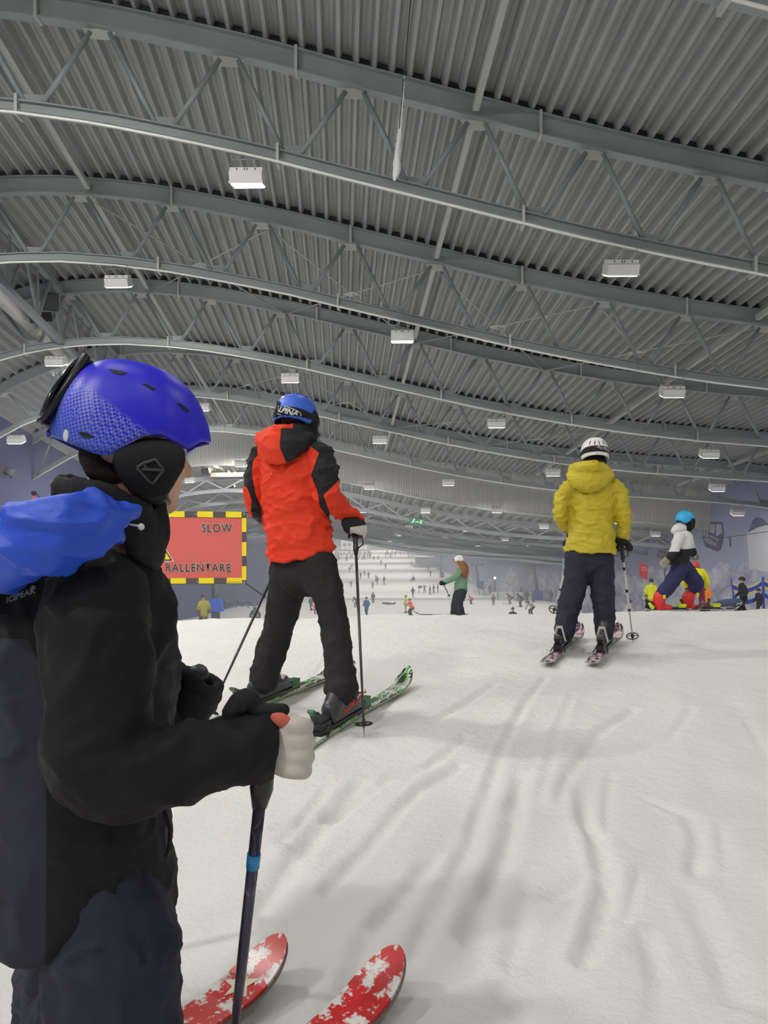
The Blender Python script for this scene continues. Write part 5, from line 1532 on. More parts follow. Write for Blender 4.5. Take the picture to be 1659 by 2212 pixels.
# =========================================================== skier in green jacket with auburn hair
def green():
    D = 21.0
    z = lambda x, y, d=D: P(940 + x / 5.925, 1160 + y / 5.925, d)
    J = dict(sr=z(330, 430, 21.15), sl=z(340, 430, 20.85), er=z(210, 540, 21.25), el=z(215, 535, 20.72), wr=z(110, 585, 21.25), wl=z(115, 580, 20.8),
             hr=z(320, 710, 21.1), hl=z(325, 710, 20.9), kr=z(255, 840, 21.1), kl=z(300, 850, 20.9), ar=z(235, 1010, 21.1), al=z(330, 1020, 20.9), tr=z(200, 1050, 21.1), tl=z(300, 1055, 20.9))
    foot = z(290, 1062, D)
    hc = z(283, 300, D); HM = basis((-0.97, -0.2, -0.05))
    p = body('person in green jacket with white helmet and auburn hair, facing left', J, hc, HM, 1.0, 0.92, foot, voxel=0.026)
    GR = mat('sage_green_fabric', srgb(112, 148, 122), rough=0.65)
    lat = Vector((0, 1, 0))
    cloth('jacket', [limb([z(325, 695), z(328, 640), z(335, 540), z(340, 430), z(325, 370)], [(.21, .19), (.20, .18), (.19, .17), (.19, .17), (.10, .10)], lat, round_caps=False),
                     limb([z(330, 430, 21.12), z(270, 500, 21.22), z(200, 545, 21.25), z(105, 580, 21.25)], [.10, .085, .075, .065]),
                     limb([z(340, 430, 20.86), z(280, 490, 20.75), z(215, 530, 20.72), z(110, 578, 20.8)], [.10, .085, .075, .065])], [GR], p, 0.022, [(0.02, 7, (1, 1, 1.8), 71)])
    DN = mat('dark_slate_fabric', (0.02, 0.024, 0.034, 1), rough=0.75)
    cloth('trousers', [limb([z(325, 690, 21.06), z(290, 770, 21.1), z(262, 850, 21.1), z(245, 1035, 21.1)], [.17, .15, .125, .125]), limb([z(330, 690, 20.94), z(315, 770, 20.9), z(300, 850, 20.9), z(335, 1040, 20.9)], [.17, .15, .125, .125])], [DN], p, 0.022, [(0.015, 7, (1, 1, 1), 72)])
    hC = z(290, 300, D); M2 = basis((-0.98, -0.15, 0.0))
    v, f = helmet_mesh(hC, M2, 1.0, w=0.115, nx=24, na=18)
    hm = solid_obj('helmet', v, f, MATS['white_helmet_shell'], p, 0.01)
    m = MB(); m.add(*limb([hC + M2 @ Vector((0.06, 0.08, 0.01)), hC + M2 @ Vector((0.112, 0.0, 0.01)), hC + M2 @ Vector((0.06, -0.08, 0.01))], [(.04, .02)] * 3, Vector((0, 0, 1))), True); m.obj('goggles', MATS['goggle_lens'], p)
    HR = mat('auburn_hair', srgb(128, 84, 48), rough=0.6, bump=0.6, bscale=60)
    cloth('hair', [limb([z(345, 345, 20.86), z(375, 400, 20.80), z(378, 470, 20.78), z(372, 525, 20.80)], [.10, .115, .10, .04])], [HR], p, 0.022, [(0.015, 9, (3, 1, .5), 73)])
    for g_, a in ((z(88, 592, 21.25), 0), (z(95, 588, 20.8), 1)):
        link('glove', with_mats(fuse(glove_lofts(g_, Vector((0, 0, 1)), Vector((-1, 0, -.1)), 1.25), 0.014, 1, 'glove'), FAB_BLACK), p)
    for yy, x0, x1 in ((21.1, 150, 300), (20.9, 180, 345)):
        link('ski_boot', with_mats(fuse([limb([z(x0 + 55, 1052, yy), z(x0 + 150, 1052, yy)], [.05, .06]), limb([z(x0 + 130, 1050, yy), z(x0 + 120, 1000, yy)], [.065, .075])], 0.02, 1, 'ski_boot'), mat('pale_boot', (0.5, 0.5, 0.5, 1))), p)
    ski_pole(z(92, 575, 20.8), z(118, 655, 20.4) + Vector((0.15, 0, -0.25)), 'dark ski pole hanging from the green jacket skier\'s hand', BLACK, BLACK, 0.012)
    TOP = MATS['black_snowy_topsheet']
    for yy, lab in ((21.1, 'dark ski under the green jacket skier, farther one'), (20.9, 'dark ski under the green jacket skier, nearer one')):
        t = z(425, 1060, yy); t.z = G(t.x, t.y) + 0.03
        make_ski('ski', t, (-1, -0.02), 1.5, lab, TOP, MATS['grey_ski_edge'], 'skis of the green jacket skier', None)
green()

# =========================================================== generic background skiers
POSES = {
 'stand': dict(pel=(0, 0, .93), ch=(.02, 0, 1.38), hd=(.05, 0, 1.62), e=(-.02, .28, 1.12), g=(.14, .27, .93), k=(.05, .11, .50), a=(-.02, .12, .12)),
 'ski': dict(pel=(-.14, 0, .82), ch=(.10, 0, 1.22), hd=(.20, 0, 1.44), e=(.12, .31, 1.02), g=(.36, .27, .98), k=(.16, .14, .47), a=(0, .15, .12)),
 'walk': dict(pel=(0, 0, .92), ch=(.05, 0, 1.36), hd=(.09, 0, 1.60), e=(.0, .28, 1.12), g=(.18, .26, .95), k=(.20, .1, .50), a=(.22, .1, .12), kr=(-.02, -.1, .50), ar=(-.26, -.1, .13)),
 'wide': dict(pel=(0, 0, .92), ch=(.02, 0, 1.37), hd=(.04, 0, 1.60), e=(0, .48, 1.34), g=(.02, .74, 1.28), k=(.05, .14, .50), a=(0, .18, .12)),
 'sit': dict(pel=(0, 0, .15), ch=(.03, 0, .60), hd=(.08, 0, .84), e=(-.02, .30, .40), g=(.06, .34, .14), k=(.40, .16, .36), a=(.66, .18, .10)),
 'lie': dict(pel=(0, 0, .17), ch=(-.46, 0, .22), hd=(-.72, 0, .22), e=(-.3, .3, .16), g=(-.1, .36, .12), k=(.44, .12, .16), a=(.84, .14, .12)),
 'bend': dict(pel=(-.22, 0, .86), ch=(.18, 0, 1.12), hd=(.38, 0, 1.22), e=(.22, .3, .86), g=(.36, .24, .66), k=(.08, .15, .48), a=(-.02, .17, .12)),
}
def pose_mesh(kind, voxel, fat=1.0):
    q = POSES[kind]; V = Vector
    pel, ch, hd = V(q['pel']), V(q['ch']), V(q['hd'])
    mir = lambda t: (V(t), V((t[0], -t[1], t[2])))
    el, er = mir(q['e']); gl, gr = mir(q['g']); kl, kr = mir(q['k']); al, ar = mir(q['a'])
    if 'kr' in q: kr, ar = V(q['kr']), V(q['ar'])
    up = (ch - pel).normalized()
    nk = ch + (hd - ch) * 0.45
    seg = []   # (points, radii, slot, side axis)
    Y = V((0, 1, 0)); w = fat
    seg.append(([pel - up * 0.10, pel + up * 0.10, pel + (ch - pel) * 0.6, ch, nk], [(.19 * w, .15 * w), (.19 * w, .15 * w), (.20 * w, .15 * w), (.19 * w, .13 * w), (.08, .08)], 0, Y))
    seg.append(([nk, hd], [.075, .085], 2, None))
    seg.append(([hd - V((0, 0, .04)), hd + V((.01, 0, .06))], [.085, .09], 2, None))
    for s_, e_, g_, k_, a_, yy in ((1, el, gl, kl, al, .17), (-1, er, gr, kr, ar, -.17)):
        sh = ch + V((0, yy, 0.02))
        seg.append(([sh, e_, e_ + (g_ - e_) * .8], [.085 * w, .072 * w, .06 * w], 0, None))
        seg.append(([e_ + (g_ - e_) * .85, g_, g_ + (g_ - e_).normalized() * .05], [.05, .055, .045], 3, None))
        seg.append(([g_, g_ + V((.03, -.04 * s_, .04))], [.03, .022], 3, None))
        hp = pel + V((0, yy * .55, -.02))
        seg.append(([hp, k_, k_ + (a_ - k_) * .75], [.115 * w, .09 * w, .082 * w], 1, None))
        d = V((1, 0, 0)) if kind != 'lie' else V((.3, 0, 1)).normalized()
        seg.append(([k_ + (a_ - k_) * .78, a_, a_ + V((0, 0, -.05)) + d * .0], [.075, .07, .06], 4, None))
        seg.append(([a_ + V((-.05, 0, -.05)), a_ + V((0, 0, -.055)) + d * .18], [.055, .05], 4, None))
    me = fuse([limb(p_, r_, ax_, n=10, sub=3) for p_, r_, _, ax_ in seg], voxel, 1, 'skier_' + kind)
    caps = []
    for p_, r_, sl, _ in seg:
        for i in range(len(p_) - 1):
            r0 = max(r_[i]) if hasattr(r_[i], '__len__') else r_[i]; r1 = max(r_[i + 1]) if hasattr(r_[i + 1], '__len__') else r_[i + 1]
            caps.append((p_[i], p_[i + 1], r0, r1, sl))
    def slot(c, n):
        best = (9, 0)
        for a, b, r0, r1, sl in caps:
            ab = b - a; t = max(0, min(1, (c - a).dot(ab) / max(ab.length_squared, 1e-9)))
            dd = (c - a - ab * t).length - (r0 + (r1 - r0) * t)
            if dd < best[0]: best = (dd, sl)
        return best[1]
    paint(me, slot)
    hv, hf = helmet_mesh(hd + V((.0, 0, .03)), basis((1, 0, 0)) if kind != 'lie' else basis((0.2, 0, 1), (1, 0, 0)), 1.0, w=0.115, nx=16, na=12)
    hm = from_arrays('helmet_shell', hv, hf, None, True)
    return me, hm, al, ar
PM = {}
def colmat(c, rough=0.7):
    k = 'cloth_%d_%d_%d' % tuple(c)
    return mat(k, srgb(*c), rough=rough)
def ski_low(l=1.6):
    m = MB(); h = .05
    for x0, x1, z0, z1 in ((-0.75 * l / 1.6, 0.7 * l / 1.6, .02, .02), (0.7 * l / 1.6, 0.86 * l / 1.6, .02, .09)):
        m.add([(x0, -h, z0), (x1, -h, z1), (x1, h, z1), (x0, h, z0), (x0, -h, z0 - .015), (x1, -h, z1 - .015), (x1, h, z1 - .015), (x0, h, z0 - .015)], [(0, 1, 2, 3), (7, 6, 5, 4), (0, 4, 5, 1), (1, 5, 6, 2), (2, 6, 7, 3), (3, 7, 4, 0)])
    return m.mesh('low_ski', mat('far_ski', (0.05, 0.05, 0.06, 1), 0.4))
SKI_LOW = ski_low()
def skier(label, base, H, yaw, kind, jacket, trousers, helmet=(30, 30, 34), group='skiers further down the piste', voxel=0.035, skis=True, fat=1.0, gloves=(25, 25, 28)):
    key = (kind, voxel, fat)
    if key not in PM: PM[key] = pose_mesh(kind, voxel, fat)
    me, hm, al, ar = PM[key]
    while len(me.materials) < 5: me.materials.append(None)
    o = bpy.data.objects.new('person', me); COL.objects.link(o)
    o.location = base; s = H / 1.75; o.scale = (s, s, s); o.rotation_euler = (0, 0, math.radians(yaw))
    for i, c in enumerate((jacket, trousers, None, gloves, (40, 40, 44))):
        o.material_slots[i].link = 'OBJECT'; o.material_slots[i].material = SKIN if c is None else colmat(c)
    if not hm.materials: hm.materials.append(None)
    h = bpy.data.objects.new('helmet', hm); COL.objects.link(h); h.parent = o
    h.material_slots[0].link = 'OBJECT'; h.material_slots[0].material = colmat(helmet, 0.4)
    if skis and kind not in ('sit',):
        for a in (al, ar):
            k = bpy.data.objects.new('ski', SKI_LOW); COL.objects.link(k); k.parent = o; k.location = (a.x + .05, a.y, 0.0)
            if kind == 'lie': k.location = (a.x, a.y, .12); k.rotation_euler = (0, 0, 1.2)
    tag(o, label, 'person', group)
    return o
def gpt(px, d):
    x = (px - CX) / FPX * d
    return Vector((x, d, G(x, d) - 0.02))

NEAR_BG = [  # px, distance, height, facing, pose, jacket, trousers, helmet, label
 (440, 38.0, 1.82, 115, 'walk', (128, 122, 58), (62, 60, 40), (60, 58, 36), 'person in olive jacket below the red warning banner'),
 (551, 44.0, 1.60, 100, 'bend', (70, 72, 84), (50, 52, 60), (50, 50, 58), 'person in dark grey sunk behind the crest by the red pole'),
 (1355, 36.0, 1.35, 20, 'ski', (176, 176, 178), (60, 60, 64), (60, 62, 70), 'person in white jacket right of the white ski pole'),
 (1407, 22.0, 0.98, 75, 'stand', (214, 220, 50), (120, 44, 70), (48, 50, 50), 'child in yellow top and burgundy trousers left of striding child'),
 (1503, 12.6, 1.05, 70, 'bend', (238, 232, 20), (130, 44, 74), (200, 60, 60), 'child in neon yellow jacket right behind the striding child'),
 (1527, 24.0, 1.05, 200, 'stand', (224, 130, 50), (90, 50, 60), (70, 60, 60), 'child in orange jacket right of the striding child'),
 (1606, 26.0, 1.42, 180, 'walk', (30, 31, 38), (28, 28, 34), (34, 34, 38), 'person in black jacket leaning left at the right edge'),
 (1640, 25.0, 0.95, 190, 'walk', (36, 37, 44), (40, 40, 46), (52, 52, 58), 'small child in black right of the black jacket person'),
 (1108, 52.0, 1.75, 250, 'sit', (34, 38, 56), (34, 36, 50), (34, 38, 52), 'person in navy sitting on the snow at the crest'),
 (1212, 58.0, 1.70, 120, 'stand', (60, 124, 160), (40, 44, 60), (50, 54, 70), 'person in teal blue jacket left of the yellow skier\'s leg'),
 (1147, 62.0, 1.55, 210, 'bend', (176, 160, 164), (44, 44, 54), (60, 56, 62), 'child with pale shoulders and dark skirt stooping near the lift'),
]
for px, d, H, yaw, kind, jc, tc_, hc_, lab in NEAR_BG:
    skier(lab, gpt(px, d), H, yaw, kind, jc, tc_, hc_, 'people beyond the crest', 0.026 if d < 30 else 0.032)

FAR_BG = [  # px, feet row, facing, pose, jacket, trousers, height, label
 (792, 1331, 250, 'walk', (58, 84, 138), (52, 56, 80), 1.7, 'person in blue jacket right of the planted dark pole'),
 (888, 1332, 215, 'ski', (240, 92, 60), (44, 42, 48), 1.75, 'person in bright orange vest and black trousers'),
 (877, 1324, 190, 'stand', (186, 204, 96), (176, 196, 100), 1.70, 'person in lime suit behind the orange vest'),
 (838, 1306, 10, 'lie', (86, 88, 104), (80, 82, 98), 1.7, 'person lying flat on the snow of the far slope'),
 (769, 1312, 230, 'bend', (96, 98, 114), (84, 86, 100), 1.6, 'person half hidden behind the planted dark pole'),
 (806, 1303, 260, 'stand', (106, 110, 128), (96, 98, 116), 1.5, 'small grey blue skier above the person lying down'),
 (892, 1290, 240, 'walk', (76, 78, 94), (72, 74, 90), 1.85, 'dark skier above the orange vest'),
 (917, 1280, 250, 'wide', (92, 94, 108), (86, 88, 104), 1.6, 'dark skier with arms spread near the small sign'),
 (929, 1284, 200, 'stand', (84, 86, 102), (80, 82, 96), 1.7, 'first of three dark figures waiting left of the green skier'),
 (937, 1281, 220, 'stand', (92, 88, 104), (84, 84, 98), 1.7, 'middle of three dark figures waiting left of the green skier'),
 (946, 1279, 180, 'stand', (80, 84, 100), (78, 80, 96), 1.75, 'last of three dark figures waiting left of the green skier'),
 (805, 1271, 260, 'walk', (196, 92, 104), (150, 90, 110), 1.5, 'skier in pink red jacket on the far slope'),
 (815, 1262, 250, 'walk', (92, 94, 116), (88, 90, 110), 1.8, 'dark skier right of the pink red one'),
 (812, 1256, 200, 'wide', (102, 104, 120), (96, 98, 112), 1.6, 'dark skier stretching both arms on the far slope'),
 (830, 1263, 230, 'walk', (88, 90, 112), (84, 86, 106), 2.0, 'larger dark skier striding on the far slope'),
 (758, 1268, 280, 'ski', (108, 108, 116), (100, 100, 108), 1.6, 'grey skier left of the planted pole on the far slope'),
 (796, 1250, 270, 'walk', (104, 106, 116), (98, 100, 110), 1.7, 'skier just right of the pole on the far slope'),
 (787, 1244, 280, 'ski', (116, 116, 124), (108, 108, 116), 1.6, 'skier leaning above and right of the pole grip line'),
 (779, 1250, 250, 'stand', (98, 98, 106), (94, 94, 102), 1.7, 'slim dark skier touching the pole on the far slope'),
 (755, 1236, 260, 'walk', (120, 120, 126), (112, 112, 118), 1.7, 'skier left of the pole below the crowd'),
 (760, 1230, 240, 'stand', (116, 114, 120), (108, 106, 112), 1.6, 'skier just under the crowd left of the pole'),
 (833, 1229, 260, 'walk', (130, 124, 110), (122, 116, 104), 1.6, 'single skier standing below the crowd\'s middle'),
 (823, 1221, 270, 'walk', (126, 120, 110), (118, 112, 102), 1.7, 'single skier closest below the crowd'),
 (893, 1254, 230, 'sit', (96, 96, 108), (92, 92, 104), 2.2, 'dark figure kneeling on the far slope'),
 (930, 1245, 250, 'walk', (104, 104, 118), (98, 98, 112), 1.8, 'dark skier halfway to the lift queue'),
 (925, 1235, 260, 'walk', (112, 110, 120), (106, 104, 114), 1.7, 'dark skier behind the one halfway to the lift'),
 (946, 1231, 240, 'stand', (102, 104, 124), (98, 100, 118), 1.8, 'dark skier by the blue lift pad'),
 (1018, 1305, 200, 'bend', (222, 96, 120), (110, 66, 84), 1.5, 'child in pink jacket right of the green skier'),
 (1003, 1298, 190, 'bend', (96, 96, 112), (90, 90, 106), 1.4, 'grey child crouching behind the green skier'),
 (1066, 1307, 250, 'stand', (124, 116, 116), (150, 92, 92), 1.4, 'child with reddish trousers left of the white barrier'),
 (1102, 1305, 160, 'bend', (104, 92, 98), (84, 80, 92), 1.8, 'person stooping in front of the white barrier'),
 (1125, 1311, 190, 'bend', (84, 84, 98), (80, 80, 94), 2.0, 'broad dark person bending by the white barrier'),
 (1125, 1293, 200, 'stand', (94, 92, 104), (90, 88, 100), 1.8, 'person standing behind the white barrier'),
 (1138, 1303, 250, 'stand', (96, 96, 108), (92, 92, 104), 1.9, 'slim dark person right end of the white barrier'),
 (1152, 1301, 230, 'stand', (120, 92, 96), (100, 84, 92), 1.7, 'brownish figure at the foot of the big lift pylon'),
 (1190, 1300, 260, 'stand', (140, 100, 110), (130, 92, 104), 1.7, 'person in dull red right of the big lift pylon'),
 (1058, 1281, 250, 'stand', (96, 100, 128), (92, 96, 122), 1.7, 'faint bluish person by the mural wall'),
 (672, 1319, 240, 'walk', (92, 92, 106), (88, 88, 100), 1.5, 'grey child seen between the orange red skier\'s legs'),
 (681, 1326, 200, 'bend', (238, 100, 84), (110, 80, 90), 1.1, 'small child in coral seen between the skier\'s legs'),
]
for px, py, yaw, kind, jc, tc_, H, lab in FAR_BG:
    skier(lab, gpt(px, far_depth(py, px)), H, yaw, kind, jc, tc_, tuple(int(v * 0.7) for v in jc), 'skiers on the far slope', 0.04)

crng = random.Random(5)
pal = [(150, 110, 110), (120, 116, 120), (104, 104, 112), (160, 140, 120), (176, 120, 116), (110, 120, 140), (132, 132, 132), (90, 90, 98), (170, 160, 150), (140, 100, 120)]
for i in range(72):
    px = crng.choice([crng.uniform(722, 800), crng.uniform(722, 900), crng.uniform(722, 955)])
    py = crng.uniform(1196, 1212) if px < 820 else crng.uniform(1195, 1206)
    c = crng.choice(pal)
    skier('tiny skier in the crowd at the foot of the far slope', gpt(px, far_depth(py, px)), crng.uniform(1.45, 1.85), crng.uniform(0, 360), crng.choice(['stand', 'walk', 'stand', 'ski']), c, tuple(int(v * 0.8) for v in c), tuple(int(v * 0.7) for v in c), 'crowd at the foot of the far slope', 0.04, False)

# =========================================================== warning banner between red slalom poles
def banner():
    d = 12.0
    root = empty('warning_banner', P(325, 1258, d), 'red warning banner with yellow dashed border, partly behind the foreground helmet wearer', 'banner')
    RED = mat('banner_red', srgb(206, 98, 92), rough=0.7, var=0.06, vscale=2.0); YEL = mat('banner_yellow', srgb(238, 220, 30), rough=0.6); DK = mat('banner_grey', srgb(78, 74, 74), rough=0.7); INK = mat('banner_ink', srgb(62, 52, 52), rough=0.7); WH = mat('banner_white', srgb(226, 206, 196), rough=0.7)
    q = lambda x, y, e=0.0: P(x, y, d) + Vector((0, e, 0))
    TL, TR, BR, BL = (118, 1102), (532, 1107), (532, 1260), (118, 1262)
    def strip(name, a, b, c, e, m_, off, th=0.004):
        m = MB(); m.prism([q(*a, off), q(*b, off), q(*c, off), q(*e, off)], (0, th, 0)); return m.obj(name, m_, root)
    strip('cloth_panel', (118, 1102), (532, 1107), (532, 1260), (118, 1262), RED, 0.0, 0.012)
    strip('dark_border', (118, 1101), (532, 1106), (532, 1119), (118, 1114), DK, -0.006); strip('dark_border', (118, 1251), (532, 1248), (532, 1261), (118, 1264), DK, -0.006)
    strip('dark_border', (523, 1106), (533, 1106), (533, 1261), (523, 1261), DK, -0.007)
    for i in range(7):
        x = 488 - 61.5 * i
        strip('yellow_block', (x, 1105 - .04 * i * 12), (x + 34, 1105.5 - .04 * i * 12), (x + 34, 1118 - .04 * i * 12), (x, 1117.5 - .04 * i * 12), YEL, -0.012)
        x = 490 - 60.5 * i
        strip('yellow_block', (x, 1248 + i * .3), (x + 33, 1248 + i * .3), (x + 33, 1260 + i * .3), (x, 1260 + i * .3), YEL, -0.012)
    for y in (1119, 1171, 1223):
        strip('yellow_block', (523, y), (532.5, y), (532.5, y + 30), (523, y + 30), YEL, -0.013)
    k = d / FPX
    up = Vector((0, 0, 1)); rt = Vector((1, 0, -0.004))
    for txt, cx_, cy_, sz, sq in (('SLOW', 468.5, 1141.5, 25.0, 0.86), ('RALLENTARE', 428.5, 1227, 25.0, 0.855)):
        flat_text(txt, sz * k, q(cx_, cy_), rt, up, WH, root, 'lettering_outline', bold=0.010, spacing=1.16, thick=0.006, squash=sq)
        flat_text(txt, sz * k, q(cx_, cy_), rt, up, INK, root, 'lettering', bold=0.0025, spacing=1.16, thick=0.016, squash=sq)
    flat_text('www.intersport.at', 5.2 * k, q(506.5, 1257), rt, up, INK, root, 'small_print', spacing=0.95, thick=0.014, squash=0.8)
    for m_, r, off in ((WH, 1.0, -0.004), (INK, .94, -0.007), (YEL, .84, -0.010)):
        c = (325, 1184)
        pts = [(325, 1130), (376, 1213), (274, 1213)]
        m = MB(); m.prism([q(c[0] + (x - c[0]) * r, c[1] + (y - c[1]) * r, off) for x, y in pts], (0, 0.002, 0)); m.obj('warning_triangle', m_, root)
    for x, y in ((424, 1111), (428, 1256), (528, 1110), (528, 1258)):
        m = MB(); c = q(x, y, -0.016); m.tube([c + Vector((math.cos(a) * .016, 0, math.sin(a) * .016)) for a in np.linspace(0, 6.283, 13)], 0.005, 5, False); m.obj('eyelet', STEEL_PALE, root)
    m = MB(); m.tube([q(529, 1259), q(548, 1272), q(572, 1289)], 0.010, 6); m.tube([q(572, 1289), q(583, 1293)], 0.006, 6); m.obj('tie_cord', WIRE, root)
    m = MB(); m.tube([q(529, 1108), q(575, 1100)], 0.010, 6); m.obj('tie_cord', WIRE, root)
    m = MB(); m.tube([q(120, 1108), q(76, 1085)], 0.010, 6); m.tube([q(120, 1258), q(92, 1275)], 0.010, 6); m.obj('tie_cord', WIRE, root)
    PR = mat('slalom_red', srgb(214, 74, 64), rough=0.45)
    for a, b, lab in (((573, 1060), (592, 1352), 'red slalom pole right of the banner beside orange red skier'), ((73, 1068), (92, 1352), 'red slalom pole with black cap left of the banner')):
        t = empty('slalom_pole', P(b[0], b[1], 12.05), lab, 'slalom pole', 'poles holding the banner')
        m = MB(); m.tube([P(a[0], a[1], 12.05), P(b[0], b[1], 12.05)], 0.017, 10); m.obj('pole_tube', PR, t)
        m = MB(); p0 = P(a[0], a[1], 12.05); m.box(p0 + Vector((0, 0, 0.02)), (0.055, 0.055, 0.06)); m.tube([p0 + Vector((.03, 0, .03)), p0 + Vector((.09, 0, -.05))], 0.008, 5); m.obj('cap', BLACK, t)
        m = MB(); c = P(a[0] + (b[0] - a[0]) * .8, a[1] + (b[1] - a[1]) * .8, 12.05); m.tube([c, c + Vector((0, 0, .03))], 0.026, 8); m.obj('clamp_ring', PR, t)
banner()

# =========================================================== ice on a cable
def iced_cable():
    bot = hall(truss_s(0) - 0.05, 0.82, prof(0.82) - DEPTH + 0.14)
    up1 = P(874, 150, 11.2); up2 = P(889, -20, 10.15)
    t = empty('iced_cable', bot, 'white icicle frozen round a thin cable under the nearest arches', 'icicle')
    m = MB(); m.tube([bot - Vector((0, 0, .06)), up1, up2], 0.008, 6); m.obj('cable', WIRE, t)
    ICE = mat('ice', (0.82, 0.86, 0.86, 1), rough=0.25, bump=0.5, bscale=18, spec=0.6)
    pts = [P(852, 393, 11.9), P(853, 384, 11.88), P(857, 365, 11.85), P(858, 345, 11.8), P(862, 300, 11.7), P(866, 255, 11.6), P(870, 205, 11.4), P(874, 150, 11.2)]
    rr = [.006, .036, .062, .060, .042, .034, .020, .008]
    cloth('ice_sheath', [limb(pts, rr, n=12, sub=4)], [ICE], t, 0.012, [(0.012, 12, (1, 1, 1), 5)], 1)
iced_cable()

# =========================================================== girder, duct and loudspeakers along the left valley of the roof
def girder():
    u = -7.75
    g = empty('valley_girder', hall(truss_s(1), u, prof(u) - 1.2), 'long lattice girder running along the left side of the roof', 'girder')
    s0, s1 = truss_s(-2), S_STEP - 0.4
    top = lambda s: hall(s, u, prof(u) + 0.1); bot = lambda s: hall(s, u, prof(u) - DEPTH + 0.05)
    m = MB(); m.beam(top(s0), top(s1), 0.16, 0.16); m.obj('top_chord', STEEL, g)
    m = MB(); m.beam(bot(s0), bot(s1), 0.16, 0.14); m.obj('bottom_chord', STEEL, g)
    s = s0; i = 0
    st = (truss_s(1) - truss_s(0)) / 3
    while s < s1 - st:
        m = MB(); m.beam(bot(s), top(s + st / 2), 0.06, 0.06); m.obj('diagonal', STEEL, g)
        m = MB(); m.beam(top(s + st / 2), bot(s + st), 0.06, 0.06); m.obj('diagonal', STEEL, g)
        m = MB(); m.beam(bot(s), top(s), 0.05, 0.05); m.obj('upright', STEEL, g)
        s += st
    d = empty('air_duct', hall(truss_s(1), u - 0.7, prof(u) - 0.9), 'pale round air duct beside the lattice girder at upper left', 'duct')
    s = s0
    DU = mat('duct_fabric', (0.58, 0.58, 0.54, 1), rough=0.6)
    while s < s1 - 2.6:
        m = MB(); m.tube([hall(s, u - 0.75, prof(u) - 0.95), hall(s + 2.45, u - 0.75, prof(u) - 0.95)], 0.17, 14); m.obj('duct_section', DU, d)
        m = MB(); m.tube([hall(s + 2.40, u - 0.75, prof(u) - 0.95), hall(s + 2.52, u - 0.75, prof(u) - 0.95)], 0.185, 14); m.obj('duct_clamp', STEEL_PALE, d)
        s += 2.5
    SPK = mat('speaker_black', (0.012, 0.013, 0.018, 1), rough=0.7)
    GRL = mat('speaker_grille', (0.03, 0.03, 0.035, 1), rough=0.6, bump=0.6, bscale=120)
    for px, py, w, h, yaw, lab in ((110, 652, .36, .46, 0.5, 'upper black loudspeaker hanging from the left girder'), (88, 686, .50, .24, -0.4, 'lower black loudspeaker hanging from the left girder')):
        c = P(px, py, 20.6)
        t = empty('loudspeaker', c, lab, 'loudspeaker', 'loudspeakers under the roof')
        M = Matrix.Rotation(yaw, 3, 'Z') @ Matrix.Rotation(0.2, 3, 'X')
        m = MB(); m.box(c, (w, .30, h), M); m.obj('cabinet', SPK, t)
        m = MB(); m.box(c + M @ Vector((0, -.155, 0)), (w * .9, .012, h * .9), M); m.obj('grille', GRL, t)
        m = MB(); m.tube([c + Vector((0, 0, h / 2)), c + Vector((0.0, 0, h / 2 + .5))], 0.02, 6); m.obj('bracket', STEEL, t)
girder()

# =========================================================== warm spotlights
def spot(px, py, d, lab, aimv):
    c = P(px, py, d)
    t = empty('spotlight', c, lab, 'spotlight', 'warm spotlights above the banner')
    a = Vector(aimv).normalized()
    m = MB(); m.tube([c - a * 0.35, c - a * .30, c], [.06, .14, .17], 12); m.obj('housing', BLACK, t)
    W = mat('warm_lens', (1, .8, .5, 1), rough=0.3, emit=(1.0, 0.66, 0.30, 1), estr=14.0)
    m = MB(); m.add(*ball(c + a * .02, (.12, .12, .12), None, 12), True); m.obj('lens', W, t)
    m = MB(); m.beam(c - a * .2, c - a * .2 + Vector((0, 0, .5)), .05, .05); m.obj('bracket', STEEL, t)
    l = bpy.data.lights.new('warm_light', 'SPOT'); l.energy = 260; l.color = (1.0, 0.70, 0.38); l.spot_size = 2.3; l.spot_blend = 0.6; l.shadow_soft_size = 0.12
    o = bpy.data.objects.new('warm_light', l); COL.objects.link(o); o.parent = t; o.location = a * 0.2; o.rotation_euler = a.to_track_quat('-Z', 'Y').to_euler()
spot(450, 1017, 39.6, 'warm glowing spotlight beside the foreground visor', (0.8, 0.35, 0.2))
spot(504, 1048, 46.0, 'warm glowing spotlight left of the orange red sleeve', (0.8, 0.35, 0.2))
WB_ = mat('cream_beam', (0.55, 0.50, 0.42, 1), rough=0.6)
for (a, b, c_, lab) in (((455, 1026), (548, 1024), 40.4, 'pale steel beam lit warm by the upper spotlight'), ((512, 1058), (548, 1057), 47.5, 'pale steel beam lit warm by the lower spotlight')):
    t = empty('lit_beam', P(a[0], a[1], c_), lab, 'beam', 'beams lit by the warm spotlights')
    m = MB(); m.beam(P(a[0], a[1], c_), P(b[0] + 60, b[1], c_ + 0.5), 0.25, 0.22); m.obj('beam_bar', WB_, t)
    m = MB(); m.beam(P(a[0] + 20, a[1] - 38, c_ + .3), P(a[0] + 45, a[1], c_ + .1), 0.09, 0.09); m.beam(P(a[0] + 75, a[1] - 38, c_ + .3), P(a[0] + 48, a[1], c_ + .1), 0.09, 0.09); m.obj('brace', WB_, t)

